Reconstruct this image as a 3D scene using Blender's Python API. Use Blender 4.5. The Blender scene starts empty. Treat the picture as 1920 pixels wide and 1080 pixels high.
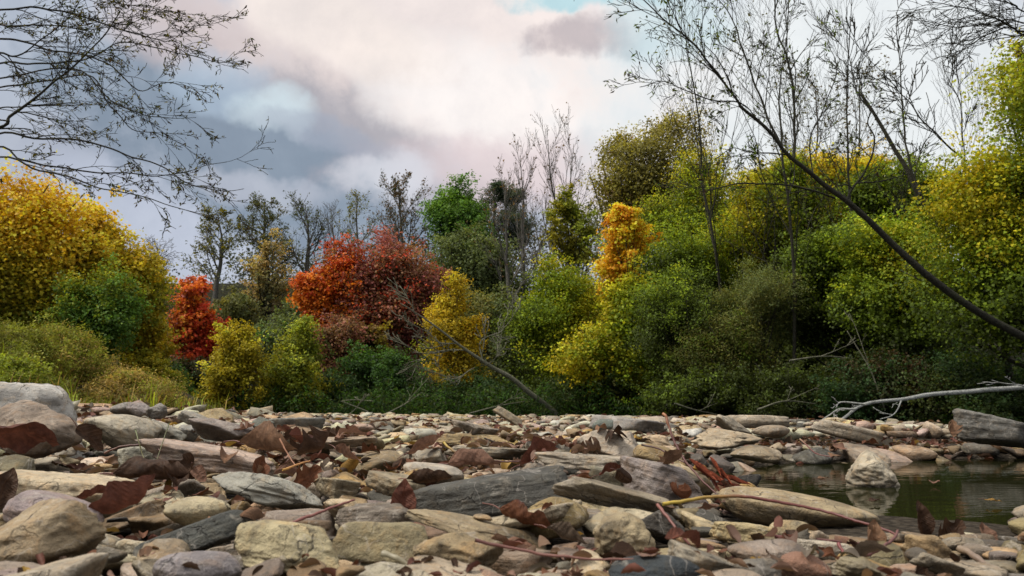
import bpy, math, random
import numpy as np
from mathutils import Vector, Matrix
R = math.radians
C = bpy.context.scene.collection
rng = np.random.default_rng(11)

# ------------------------------------------------------------------ camera model
F = 1507.0                    # focal length in pixels of a 1920 wide picture
EYE = 0.15                    # the phone stands almost on the stones
HZ = 762.0
PITCH = math.atan((HZ - 540.0) / F)
cp, sp = math.cos(PITCH), math.sin(PITCH)

def ray(px, py):
    u, v = (px - 960.0) / F, (540.0 - py) / F
    return np.array([u, cp - v * sp, sp + v * cp])

def P(px, py, Y):
    """world point at forward distance Y seen in direction px, py"""
    d = ray(px, py)
    return np.array([d[0] * Y / d[1], Y, EYE + d[2] * Y / d[1]])

def proj(x, y, z):
    x = np.asarray(x, float); y = np.asarray(y, float); z = np.asarray(z, float) - EYE
    f = y * cp + z * sp
    u = -y * sp + z * cp
    f = np.maximum(f, 1e-4)
    return 960 + F * x / f, 540 - F * u / f

# ------------------------------------------------------------------ noise
_perm = np.random.default_rng(5).permutation(256)
_perm = np.concatenate([_perm, _perm, _perm])
_grad = np.random.default_rng(6).normal(size=(256, 3))
_grad /= np.linalg.norm(_grad, axis=1)[:, None]

def pnoise(p):
    p = np.asarray(p, float)
    i = np.floor(p).astype(int); f = p - i
    i &= 255
    w = f * f * f * (f * (f * 6 - 15) + 10)
    out = 0
    for dx in (0, 1):
        for dy in (0, 1):
            for dz in (0, 1):
                h = _perm[_perm[_perm[(i[:, 0] + dx) & 255] + ((i[:, 1] + dy) & 255)] + ((i[:, 2] + dz) & 255)]
                g = _grad[h]
                d = g[:, 0] * (f[:, 0] - dx) + g[:, 1] * (f[:, 1] - dy) + g[:, 2] * (f[:, 2] - dz)
                ww = (w[:, 0] if dx else 1 - w[:, 0]) * (w[:, 1] if dy else 1 - w[:, 1]) * (w[:, 2] if dz else 1 - w[:, 2])
                out = out + d * ww
    return out * 1.6

def fbm(p, o=4):
    a, s, r = 1.0, 1.0, 0
    for _ in range(o):
        r = r + a * pnoise(np.asarray(p) * s); a *= .5; s *= 2.03
    return r

def sstep(a, b, x):
    t = np.clip((x - a) / (b - a), 0, 1)
    return t * t * (3 - 2 * t)

# ------------------------------------------------------------------ mesh helpers
def mesh(name, verts, faces, mat=None, cols=None, smooth=False):
    """faces: (N,k) array, or a list of such arrays"""
    me = bpy.data.meshes.new(name)
    verts = np.asarray(verts, np.float32)
    if isinstance(faces, np.ndarray): faces = [faces]
    faces = [f for f in faces if len(f)]
    me.vertices.add(len(verts)); me.vertices.foreach_set('co', verts.ravel())
    idx = np.concatenate([f.ravel() for f in faces]).astype(np.int32)
    sizes = np.concatenate([np.full(len(f), f.shape[1]) for f in faces]).astype(np.int32)
    starts = np.concatenate([[0], np.cumsum(sizes)[:-1]]).astype(np.int32)
    me.loops.add(len(idx)); me.loops.foreach_set('vertex_index', idx)
    me.polygons.add(len(sizes)); me.polygons.foreach_set('loop_start', starts)
    me.polygons.foreach_set('loop_total', sizes)
    if smooth:
        me.polygons.foreach_set('use_smooth', np.ones(len(sizes), bool))
    if cols is not None:
        ca = me.color_attributes.new('Col', 'FLOAT_COLOR', 'POINT')
        c = np.ones((len(verts), 4), np.float32); c[:, :3] = cols
        ca.data.foreach_set('color', c.ravel())
    me.update(); me.validate()
    if mat: me.materials.append(mat)
    return me

def obj(name, me, parent=None, loc=None):
    o = bpy.data.objects.new(name, me); C.objects.link(o)
    if parent: o.parent = parent
    if loc is not None: o.location = [float(q) for q in loc]
    return o

def tag(o, label=None, cat=None, group=None, kind=None):
    if label: o['label'] = label
    if cat: o['category'] = cat
    if group: o['group'] = group
    if kind: o['kind'] = kind
    return o

def empty(name, loc):
    o = obj(name, None, None, loc); o.empty_display_size = .1
    return o

def tubes(paths, sides=5):
    """paths: list of (pts (k,3), radii (k)); one joined vertex/face set"""
    V, Fq, Ft, n = [], [], [], 0
    ang = np.arange(sides) * 2 * math.pi / sides
    ca, sa = np.cos(ang), np.sin(ang)
    for pts, rad in paths:
        pts = np.asarray(pts, float); rad = np.asarray(rad, float); k = len(pts)
        if k < 2: continue
        t = np.gradient(pts, axis=0); t /= np.linalg.norm(t, axis=1)[:, None] + 1e-9
        ref = np.array([0, 0, 1.0]) if abs(t[:, 2]).mean() < .8 else np.array([1.0, 0, 0])
        a = np.cross(t, ref); a /= np.linalg.norm(a, axis=1)[:, None] + 1e-9
        b = np.cross(t, a)
        ring = pts[:, None, :] + rad[:, None, None] * (a[:, None, :] * ca[None, :, None] + b[:, None, :] * sa[None, :, None])
        V.append(ring.reshape(-1, 3))
        i = np.arange(k - 1)[:, None] * sides; j = np.arange(sides)[None, :]; j2 = (j + 1) % sides
        Fq.append(np.stack([i + j, i + j2, i + sides + j2, i + sides + j], -1).reshape(-1, 4) + n)
        last = n + (k - 1) * sides
        for c0 in (n, last):
            for q in range(1, sides - 1): Ft.append([c0, c0 + q, c0 + q + 1])
        n += k * sides
    if not V: return np.zeros((0, 3)), [np.zeros((0, 4), int)]
    return np.concatenate(V), [np.concatenate(Fq), np.array(Ft, int)]

def spline(pts, n):
    """Catmull-Rom through pts"""
    pts = np.asarray(pts, float)
    if len(pts) == 2:
        return pts[0] + (pts[1] - pts[0]) * np.linspace(0, 1, n)[:, None]
    q = np.vstack([2 * pts[0] - pts[1], pts, 2 * pts[-1] - pts[-2]])
    s = np.linspace(0, len(pts) - 1 - 1e-6, n); i = s.astype(int); t = (s - i)[:, None]
    p0, p1, p2, p3 = q[i], q[i + 1], q[i + 2], q[i + 3]
    return .5 * (2 * p1 + (p2 - p0) * t + (2 * p0 - 5 * p1 + 4 * p2 - p3) * t * t + (3 * p1 - p0 - 3 * p2 + p3) * t ** 3)

# ------------------------------------------------------------------ materials
def newmat(name):
    m = bpy.data.materials.new(name); m.use_nodes = True
    nt = m.node_tree; nt.nodes.clear()
    return m, nt

def node(nt, t, **kw):
    n = nt.nodes.new(t)
    for k, v in kw.items():
        if k.startswith('_'): setattr(n, k[1:], v)
        else: n.inputs[k.replace('__', ' ')].default_value = v
    return n

def mixc(nt, fac, a, b, mode='MIX'):
    n = nt.nodes.new('ShaderNodeMix'); n.data_type = 'RGBA'; n.blend_type = mode
    for s, v in ((0, fac), (6, a), (7, b)):
        if isinstance(v, bpy.types.NodeSocket): nt.links.new(v, n.inputs[s])
        elif s == 0: n.inputs[s].default_value = v
        else: n.inputs[s].default_value = (*v, 1) if len(v) == 3 else v
    return n.outputs[2]

def mth(nt, op, a, b=None, c=None, clamp=False):
    n = nt.nodes.new('ShaderNodeMath'); n.operation = op; n.use_clamp = clamp
    for i, v in enumerate((a, b, c)):
        if v is None: continue
        if isinstance(v, bpy.types.NodeSocket): nt.links.new(v, n.inputs[i])
        else: n.inputs[i].default_value = v
    return n.outputs[0]

def ramp(nt, x, stops):
    n = nt.nodes.new('ShaderNodeValToRGB'); e = n.color_ramp.elements
    while len(e) > 1: e.remove(e[-1])
    e[0].position = stops[0][0]; e[0].color = (*[stops[0][1]] * 3, 1)
    for p_, v in stops[1:]:
        k = e.new(p_); k.color = (v, v, v, 1)
    nt.links.new(x, n.inputs[0])
    return n.outputs[0]

def noise_tex(nt, vec, scale, detail=4, rough=.55, dist=0):
    n = node(nt, 'ShaderNodeTexNoise', Scale=scale, Detail=detail, Roughness=rough, Distortion=dist)
    nt.links.new(vec, n.inputs['Vector'])
    return n.outputs[0]

def stone_mat(name, source, band=False):
    """weathered river stone: mottled, veined, gritty; source = 'object' colour or 'Col' attribute"""
    m, nt = newmat(name); L = nt.links.new
    tc = node(nt, 'ShaderNodeTexCoord')
    vec = tc.outputs['Object']
    if source == 'object':
        oi = node(nt, 'ShaderNodeObjectInfo')
        base = oi.outputs['Color']
        off = node(nt, 'ShaderNodeVectorMath', _operation='ADD')
        sc = mth(nt, 'MULTIPLY', oi.outputs['Random'], 37.0)
        L(vec, off.inputs[0]); L(sc, off.inputs[1]); vec = off.outputs[0]
    else:
        at = node(nt, 'ShaderNodeAttribute', _attribute_name='Col'); base = at.outputs['Color']
    big = noise_tex(nt, vec, 14, 5, .6, .6)
    mid = noise_tex(nt, vec, 45, 6, .68, .3)
    fine = noise_tex(nt, vec, 420, 3, .7)
    c = mixc(nt, ramp(nt, big, [(.35, 0), (.68, 1)]), (.52, .50, .48), (1.28, 1.26, 1.22))
    c = mixc(nt, 1.0, base, c, 'MULTIPLY')
    warm = mixc(nt, 1.0, base, (1.12, .88, .62), 'MULTIPLY')
    c = mixc(nt, mth(nt, 'MULTIPLY', ramp(nt, mid, [(.5, 0), (.72, 1)]), .7), c, warm)
    # bedding bands
    mp = node(nt, 'ShaderNodeMapping'); mp.inputs['Scale'].default_value = (3, 3, 60); mp.inputs['Rotation'].default_value = (.25, .18, 0)
    L(vec, mp.inputs['Vector'])
    bands = noise_tex(nt, mp.outputs[0], 1.6, 4, .6)
    c = mixc(nt, mth(nt, 'MULTIPLY', ramp(nt, bands, [(.42, 1), (.55, 0)]), .6 if band else .22), c, mixc(nt, 1.0, c, (.5, .49, .48), 'MULTIPLY'))
    # hairline cracks
    cv = node(nt, 'ShaderNodeTexVoronoi', _feature='DISTANCE_TO_EDGE', Scale=13.0); wv_ = node(nt, 'ShaderNodeVectorMath', _operation='ADD')
    wn_ = node(nt, 'ShaderNodeTexNoise', Scale=30.0, Detail=5.0); L(vec, wn_.inputs['Vector']); ws_ = node(nt, 'ShaderNodeVectorMath', _operation='SCALE'); ws_.inputs['Scale'].default_value = .05
    L(wn_.outputs['Color'], ws_.inputs[0]); L(vec, wv_.inputs[0]); L(ws_.outputs[0], wv_.inputs[1]); L(wv_.outputs[0], cv.inputs['Vector'])
    crack = mth(nt, 'MULTIPLY', ramp(nt, cv.outputs['Distance'], [(.0, 1), (.02, 0)]), ramp(nt, big, [(.5, 0), (.6, 1)]))
    c = mixc(nt, mth(nt, 'MULTIPLY', crack, .6), c, (.05, .045, .04))
    # lichen / dried silt patches
    silt = noise_tex(nt, vec, 22, 7, .72, 1.0)
    c = mixc(nt, mth(nt, 'MULTIPLY', ramp(nt, silt, [(.56, 0), (.66, 1)]), .38), c, (.50, .45, .37))
    dark = noise_tex(nt, vec, 60, 8, .75)
    c = mixc(nt, mth(nt, 'MULTIPLY', ramp(nt, dark, [(.34, 1), (.46, 0)]), .7), c, (.05, .045, .035))
    c = mixc(nt, mth(nt, 'MULTIPLY', ramp(nt, fine, [(.35, 1), (.55, 0)]), .3), c, mixc(nt, 1.0, c, (.5, .5, .5), 'MULTIPLY'))
    # thin mineral veins
    vo = node(nt, 'ShaderNodeTexNoise', Scale=9.0, Detail=3.0, Roughness=.5, Distortion=1.2); L(vec, vo.inputs['Vector'])
    vd = mth(nt, 'ABSOLUTE', mth(nt, 'SUBTRACT', vo.outputs[0], .5))
    c = mixc(nt, mth(nt, 'MULTIPLY', ramp(nt, vd, [(.0, 1), (.006, 0)]), .35), c, (.55, .5, .44))
    # mud that stays on the undersides
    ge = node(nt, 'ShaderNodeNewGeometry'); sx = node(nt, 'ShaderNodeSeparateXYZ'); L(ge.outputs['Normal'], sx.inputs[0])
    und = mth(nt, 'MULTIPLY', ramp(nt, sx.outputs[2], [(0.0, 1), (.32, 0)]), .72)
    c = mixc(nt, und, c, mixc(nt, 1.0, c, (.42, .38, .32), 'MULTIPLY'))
    h = mth(nt, 'SUBTRACT', mth(nt, 'MULTIPLY', mid, 1.0), mth(nt, 'MULTIPLY', crack, .5))
    h = mth(nt, 'ADD', h, mth(nt, 'ADD', mth(nt, 'MULTIPLY', fine, .22), mth(nt, 'MULTIPLY', bands, .7 if band else .3)))
    bp = node(nt, 'ShaderNodeBump', Strength=.85, Distance=.010); L(h, bp.inputs['Height'])
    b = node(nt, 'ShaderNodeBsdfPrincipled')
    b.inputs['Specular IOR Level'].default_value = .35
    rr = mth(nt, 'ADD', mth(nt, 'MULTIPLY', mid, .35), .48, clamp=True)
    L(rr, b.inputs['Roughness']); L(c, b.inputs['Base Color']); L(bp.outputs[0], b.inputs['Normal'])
    o = node(nt, 'ShaderNodeOutputMaterial'); L(b.outputs[0], o.inputs[0])
    return m

def leaf_mat(name, trans=.4, rough=.55, source='Col', veins=False):
    m, nt = newmat(name); L = nt.links.new
    if source == 'Col':
        c = node(nt, 'ShaderNodeAttribute', _attribute_name='Col').outputs['Color']
    else:
        c = node(nt, 'ShaderNodeObjectInfo').outputs['Color']
    b = node(nt, 'ShaderNodeBsdfPrincipled', Roughness=rough)
    b.inputs['Specular IOR Level'].default_value = .14
    if veins:
        tc = node(nt, 'ShaderNodeTexCoord'); vec = tc.outputs['UV']
        n1 = noise_tex(nt, tc.outputs['Object'], 55, 6, .7, .4)
        n2 = noise_tex(nt, tc.outputs['Object'], 260, 3, .6)
        c = mixc(nt, ramp(nt, n1, [(.3, 0), (.7, 1)]), mixc(nt, 1.0, c, (.38, .34, .32), 'MULTIPLY'), mixc(nt, 1.0, c, (1.25, 1.15, 1.05), 'MULTIPLY'))
        at = node(nt, 'ShaderNodeAttribute', _attribute_name='Vein')
        c = mixc(nt, mth(nt, 'MULTIPLY', at.outputs['Fac'], .55), c, mixc(nt, 1.0, c, (1.7, 1.5, 1.3), 'MULTIPLY'))
        hh = mth(nt, 'ADD', mth(nt, 'MULTIPLY', at.outputs['Fac'], .8), mth(nt, 'ADD', mth(nt, 'MULTIPLY', n1, .6), mth(nt, 'MULTIPLY', n2, .3)))
        bp = node(nt, 'ShaderNodeBump', Strength=.6, Distance=.004); L(hh, bp.inputs['Height']); L(bp.outputs[0], b.inputs['Normal'])
    t = node(nt, 'ShaderNodeBsdfTranslucent')
    L(c, b.inputs['Base Color'])
    L(mixc(nt, 1.0, c, (1.25, 1.15, .6), 'MULTIPLY') if not veins else c, t.inputs['Color'])
    mx = node(nt, 'ShaderNodeMixShader', Fac=trans); L(b.outputs[0], mx.inputs[1]); L(t.outputs[0], mx.inputs[2])
    o = node(nt, 'ShaderNodeOutputMaterial'); L(mx.outputs[0], o.inputs[0])
    return m

def bark_mat(name, col, col2, scale=30):
    m, nt = newmat(name); L = nt.links.new
    tc = node(nt, 'ShaderNodeTexCoord'); vec = tc.outputs['Object']
    n1 = noise_tex(nt, vec, scale, 6, .7, .5); n2 = noise_tex(nt, vec, scale * .15, 3, .6)
    c = mixc(nt, ramp(nt, n1, [(.35, 0), (.65, 1)]), col, col2)
    moss = mth(nt, 'MULTIPLY', ramp(nt, n2, [(.5, 0), (.62, 1)]), .35)
    c = mixc(nt, moss, c, (.055, .06, .025))
    bp = node(nt, 'ShaderNodeBump', Strength=1.0, Distance=.03); L(n1, bp.inputs['Height'])
    b = node(nt, 'ShaderNodeBsdfPrincipled', Roughness=.85); b.inputs['Specular IOR Level'].default_value = .2
    L(c, b.inputs['Base Color']); L(bp.outputs[0], b.inputs['Normal'])
    o = node(nt, 'ShaderNodeOutputMaterial'); L(b.outputs[0], o.inputs[0])
    return m

M_STONE = stone_mat('river_stone', 'object')
M_SLATE = stone_mat('banded_slate', 'object', band=True)
M_STONES = stone_mat('river_stones_mixed', 'Col')
M_LEAF = leaf_mat('tree_leaves', .38)
M_DRY = leaf_mat('dry_leaf', .18, .6, 'object', veins=True)
M_DRYS = leaf_mat('dry_leaves_mixed', .15, .6, 'Col')
M_GRASS = leaf_mat('grass_blades', .3, .6)
M_BARK = bark_mat('dark_bark', (.020, .019, .014), (.050, .047, .033))
M_BARKG = bark_mat('grey_bark', (.07, .066, .058), (.15, .14, .12))
M_PALE = bark_mat('bleached_wood', (.30, .31, .29), (.50, .51, .48), 60)
M_TWIG = bark_mat('red_brown_twig', (.10, .035, .022), (.20, .075, .045), 120)
M_BROWN = bark_mat('brown_twig', (.16, .11, .07), (.28, .20, .13), 120)

def solid_twig(name, col):
    m, nt = newmat(name); L = nt.links.new
    at = node(nt, 'ShaderNodeAttribute', _attribute_name='Col')
    tc = node(nt, 'ShaderNodeTexCoord'); n1 = noise_tex(nt, tc.outputs['Object'], 200, 4, .6)
    c = mixc(nt, n1, mixc(nt, 1.0, at.outputs['Color'], (.6, .6, .6), 'MULTIPLY'), mixc(nt, 1.0, at.outputs['Color'], (1.3, 1.3, 1.3), 'MULTIPLY'))
    b = node(nt, 'ShaderNodeBsdfPrincipled', Roughness=.5)
    L(c, b.inputs['Base Color'])
    o = node(nt, 'ShaderNodeOutputMaterial'); L(b.outputs[0], o.inputs[0])
    return m
M_STALK = solid_twig('leaf_stalk', None)
# ================================================================== terrain
BAR = np.array([(-11, -3), (3.5, -3), (1.7, .90), (1.04, 1.10), (.68, 1.40), (.47, 1.95), (.50, 2.45), (1.0, 2.9), (1.8, 3.15),
                (2.7, 3.3), (3.3, 3.8), (3.2, 5.0), (2.7, 6.8), (2.1, 9.3), (.6, 11.6), (-1.5, 13), (-5, 13.8), (-11, 13)], float)
WATER_Z = -.05

def sdist(x, y):
    """signed distance to the gravel bar, positive on land"""
    x = np.asarray(x, float); y = np.asarray(y, float)
    best = np.full(x.shape, 1e9); inside = np.zeros(x.shape, bool)
    n = len(BAR)
    for i in range(n):
        a, b = BAR[i], BAR[(i + 1) % n]
        e = b - a; wx, wy = x - a[0], y - a[1]
        t = np.clip((wx * e[0] + wy * e[1]) / (e @ e), 0, 1)
        best = np.minimum(best, np.hypot(wx - e[0] * t, wy - e[1] * t))
        cond = ((a[1] <= y) & (b[1] > y)) | ((b[1] <= y) & (a[1] > y))
        with np.errstate(divide='ignore', invalid='ignore'):
            xi = a[0] + (y - a[1]) / (b[1] - a[1] + 1e-12) * e[0]
        inside ^= cond & (x < xi)
    return np.where(inside, best, -best)

def ground(x, y):
    x = np.asarray(x, float); y = np.asarray(y, float)
    s = sdist(x, y)
    z = -.26 + .232 * sstep(-.45, .12, s)
    q = np.stack([x * .9, y * .9, x * 0], -1).reshape(-1, 3)
    z = z + .009 * fbm(q, 3).reshape(x.shape)
    # low ridge of stones on the left
    z = z + .115 * np.exp(-(((x + 2.15) / .95) ** 2 + ((y - 4.3) / 1.5) ** 2))
    z = z + .06 * np.exp(-(((x + 1.35) / .5) ** 2 + ((y - 2.0) / .6) ** 2))
    # left bank
    bl = sstep(0, 2.2, (-x - 3.0) - .16 * np.maximum(0, y - 5.5)) * sstep(4.0, 7.0, y)
    z = z + .75 * bl
    far = sstep(15.0, 18.0, y + .05 * x)
    z = z + .8 * far + 6.2 * sstep(19, 50, y) + 8 * sstep(50, 140, y)
    z = z + sstep(4.5, 9.0, x - .10 * y + .3) * sstep(3, 7, y) * .9
    return z

def axis(lo, hi, mid, k, n):
    t = np.linspace(-1, 1, n); s = np.sinh(k * t) / math.sinh(k)
    return np.where(s < 0, mid + s * (mid - lo), mid + s * (hi - mid))
gx = axis(-400, 400, 0, 7.5, 261); gy = axis(-300, 500, 2.5, 7.5, 261)
GX, GY = np.meshgrid(gx, gy)
GZ = ground(GX, GY)
nx, ny = len(gx), len(gy)
ii = (np.arange(ny - 1)[:, None] * nx + np.arange(nx - 1)[None, :]).ravel()
gm, nt = newmat('gravel_and_leaf_mould'); L = nt.links.new
tc = node(nt, 'ShaderNodeTexCoord'); vec = tc.outputs['Object']
n1 = noise_tex(nt, vec, 70, 6, .7); n2 = noise_tex(nt, vec, 6, 5, .6)
vo = node(nt, 'ShaderNodeTexVoronoi', Scale=55.0); L(vec, vo.inputs['Vector'])
c = mixc(nt, n1, (.018, .014, .01), (.07, .058, .044))
c = mixc(nt, mth(nt, 'MULTIPLY', ramp(nt, vo.outputs['Distance'], [(.1, 1), (.5, 0)]), .6), c, (.10, .085, .065))
sx = node(nt, 'ShaderNodeSeparateXYZ'); L(vec, sx.inputs[0])
wood = ramp(nt, mth(nt, 'MULTIPLY', sx.outputs[1], .05), [(.62, 0), (.85, 1)])
c = mixc(nt, wood, c, mixc(nt, n2, (.012, .014, .008), (.035, .033, .016)))
bp = node(nt, 'ShaderNodeBump', Strength=.8, Distance=.03); L(vo.outputs['Distance'], bp.inputs['Height'])
b = node(nt, 'ShaderNodeBsdfPrincipled', Roughness=.9); b.inputs['Specular IOR Level'].default_value = .05; L(c, b.inputs['Base Color']); L(bp.outputs[0], b.inputs['Normal'])
o = node(nt, 'ShaderNodeOutputMaterial'); L(b.outputs[0], o.inputs[0])
tag(obj('ground', mesh('ground', np.stack([GX, GY, GZ], -1).reshape(-1, 3),
    np.stack([ii, ii + 1, ii + nx + 1, ii + nx], -1), gm, smooth=True)), 'gravel bar and wooded banks of the river', None, None, 'structure')

# ================================================================== water
wm, nt = newmat('still_river_water'); L = nt.links.new
tc = node(nt, 'ShaderNodeTexCoord'); vec = tc.outputs['Object']
mp = node(nt, 'ShaderNodeMapping'); mp.inputs['Scale'].default_value = (5, 16, 1); L(vec, mp.inputs['Vector'])
n1 = noise_tex(nt, mp.outputs[0], 1.3, 3, .5, .3)
mp2 = node(nt, 'ShaderNodeMapping'); mp2.inputs['Scale'].default_value = (1.5, 4, 1); L(vec, mp2.inputs['Vector'])
n2 = noise_tex(nt, mp2.outputs[0], 1.0, 2, .5)
bp = node(nt, 'ShaderNodeBump', Strength=.035, Distance=.02)
L(mth(nt, 'ADD', n1, n2), bp.inputs['Height'])
gl = node(nt, 'ShaderNodeBsdfPrincipled', Roughness=.02, IOR=1.33)
gl.inputs['Base Color'].default_value = (.022, .024, .008, 1)
L(bp.outputs[0], gl.inputs['Normal'])
rf = node(nt, 'ShaderNodeBsdfRefraction', Roughness=.02, IOR=1.33); rf.inputs['Color'].default_value = (.30, .32, .14, 1)
mx = node(nt, 'ShaderNodeMixShader', Fac=.25); L(gl.outputs[0], mx.inputs[1]); L(rf.outputs[0], mx.inputs[2])
o = node(nt, 'ShaderNodeOutputMaterial'); L(mx.outputs[0], o.inputs[0])
wv = np.array([(-60, -4, WATER_Z), (60, -4, WATER_Z), (60, 20, WATER_Z), (-60, 20, WATER_Z)], float)
tag(obj('river_water', mesh('river_water', wv, np.array([[0, 1, 2, 3]]), wm)), 'dark still river water', None, None, 'structure')
# ================================================================== stones
_ico = {}
def ico(n):
    if n not in _ico:
        import bmesh
        bm = bmesh.new(); bmesh.ops.create_icosphere(bm, subdivisions=n, radius=1)
        v = np.array([q.co[:] for q in bm.verts]); f = np.array([[q.index for q in p.verts] for p in bm.faces]); bm.free()
        _ico[n] = (v / np.linalg.norm(v, axis=1)[:, None], f)
    return _ico[n]

def stone_shape(dims, style, seed, sub):
    """rounded convex polyhedron worn by water; returns local vertices of the given size"""
    r_ = np.random.default_rng(seed)
    d, f = ico(sub)
    if style == 'slab':
        k = r_.integers(5, 8); az = np.sort(r_.uniform(0, 2 * math.pi, k)) + r_.normal(0, .1, k)
        tz = r_.uniform(-.45, .35, k)
        n = np.stack([np.cos(az), np.sin(az), tz], 1)
        n = np.vstack([n, [[r_.normal(0, .10), r_.normal(0, .10), 1]], [[r_.normal(0, .08), r_.normal(0, .08), -1]]])
        n = np.vstack([n, r_.normal(size=(2, 3))])
        dist = np.concatenate([r_.uniform(.72, 1.02, k), [.62, .62], [1.0, 1.0]]); pw = r_.uniform(11, 20)
    elif style == 'angular':
        n = r_.normal(size=(11, 3)); dist = r_.uniform(.68, 1.0, 11); pw = r_.uniform(16, 30)
    elif style == 'lump':
        n = r_.normal(size=(14, 3)); dist = r_.uniform(.72, 1.05, 14); pw = r_.uniform(6, 9)
    elif style == 'bar':
        n = np.array([[1, .3, .1], [-1, .2, 0], [.1, 1, .25], [0, -1, .3], [.05, .1, 1], [0, 0, -1], [.6, -.7, .4], [-.5, .6, .5]])
        n = n + r_.normal(0, .12, n.shape); dist = r_.uniform(.8, 1.0, len(n)); pw = r_.uniform(7, 11)
    else:
        n = r_.normal(size=(22, 3)); dist = r_.uniform(.84, 1.0, 22); pw = r_.uniform(4.5, 7)
    n = n / np.linalg.norm(n, axis=1)[:, None]
    a = np.maximum(d @ n.T / dist, 0) ** pw
    rad = (a.sum(1) + 1e-6) ** (-1 / pw)
    rad = np.minimum(rad, 1.9)
    o = r_.uniform(0, 99, 3)
    am = {'slab': .05, 'angular': .06, 'lump': .15, 'bar': .06, 'round': .035}[style]
    rad = rad * (1 + am * pnoise(d * 1.6 + o) + am * .5 * pnoise(d * 3.7 + o))
    v = d * rad[:, None]
    if sub >= 4:
        e = .032 if style != 'round' else .014
        nn = fbm(v * 6 + o, 3)
        chips = np.clip(pnoise(v * 4.3 + o + 7) - .35, 0, 1)
        v = v * (1 + e * nn - .10 * chips * (style in ('angular', 'slab', 'lump')))[:, None]
        if style in ('slab', 'angular'):           # bedding steps on the broken edges
            lay = np.round(v[:, 2] * 5 + .6 * pnoise(v * 1.4 + o)) * 1.7
            st = pnoise(np.stack([lay, v[:, 0] * .8 + 3, v[:, 1] * .8], 1) + o)
            side = 1 - np.abs(d[:, 2]) ** 2
            v[:, :2] *= (1 + .05 * st * side)[:, None]
    lo, hi = v.min(0), v.max(0)
    v = (v - (lo + hi) / 2) / (hi - lo) * np.asarray(dims)
    return v, f

COL = {'pale grey': (.42, .40, .36), 'cream': (.50, .44, .34), 'tan': (.36, .285, .195), 'grey': (.25, .245, .235),
       'dark grey': (.105, .108, .108), 'slate black': (.05, .058, .058), 'lilac grey': (.30, .265, .275), 'ochre': (.33, .24, .115),
       'olive': (.23, .205, .13), 'pinkish': (.45, .36, .325), 'blue grey': (.20, .235, .27), 'brown grey': (.24, .195, .155)}
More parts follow.
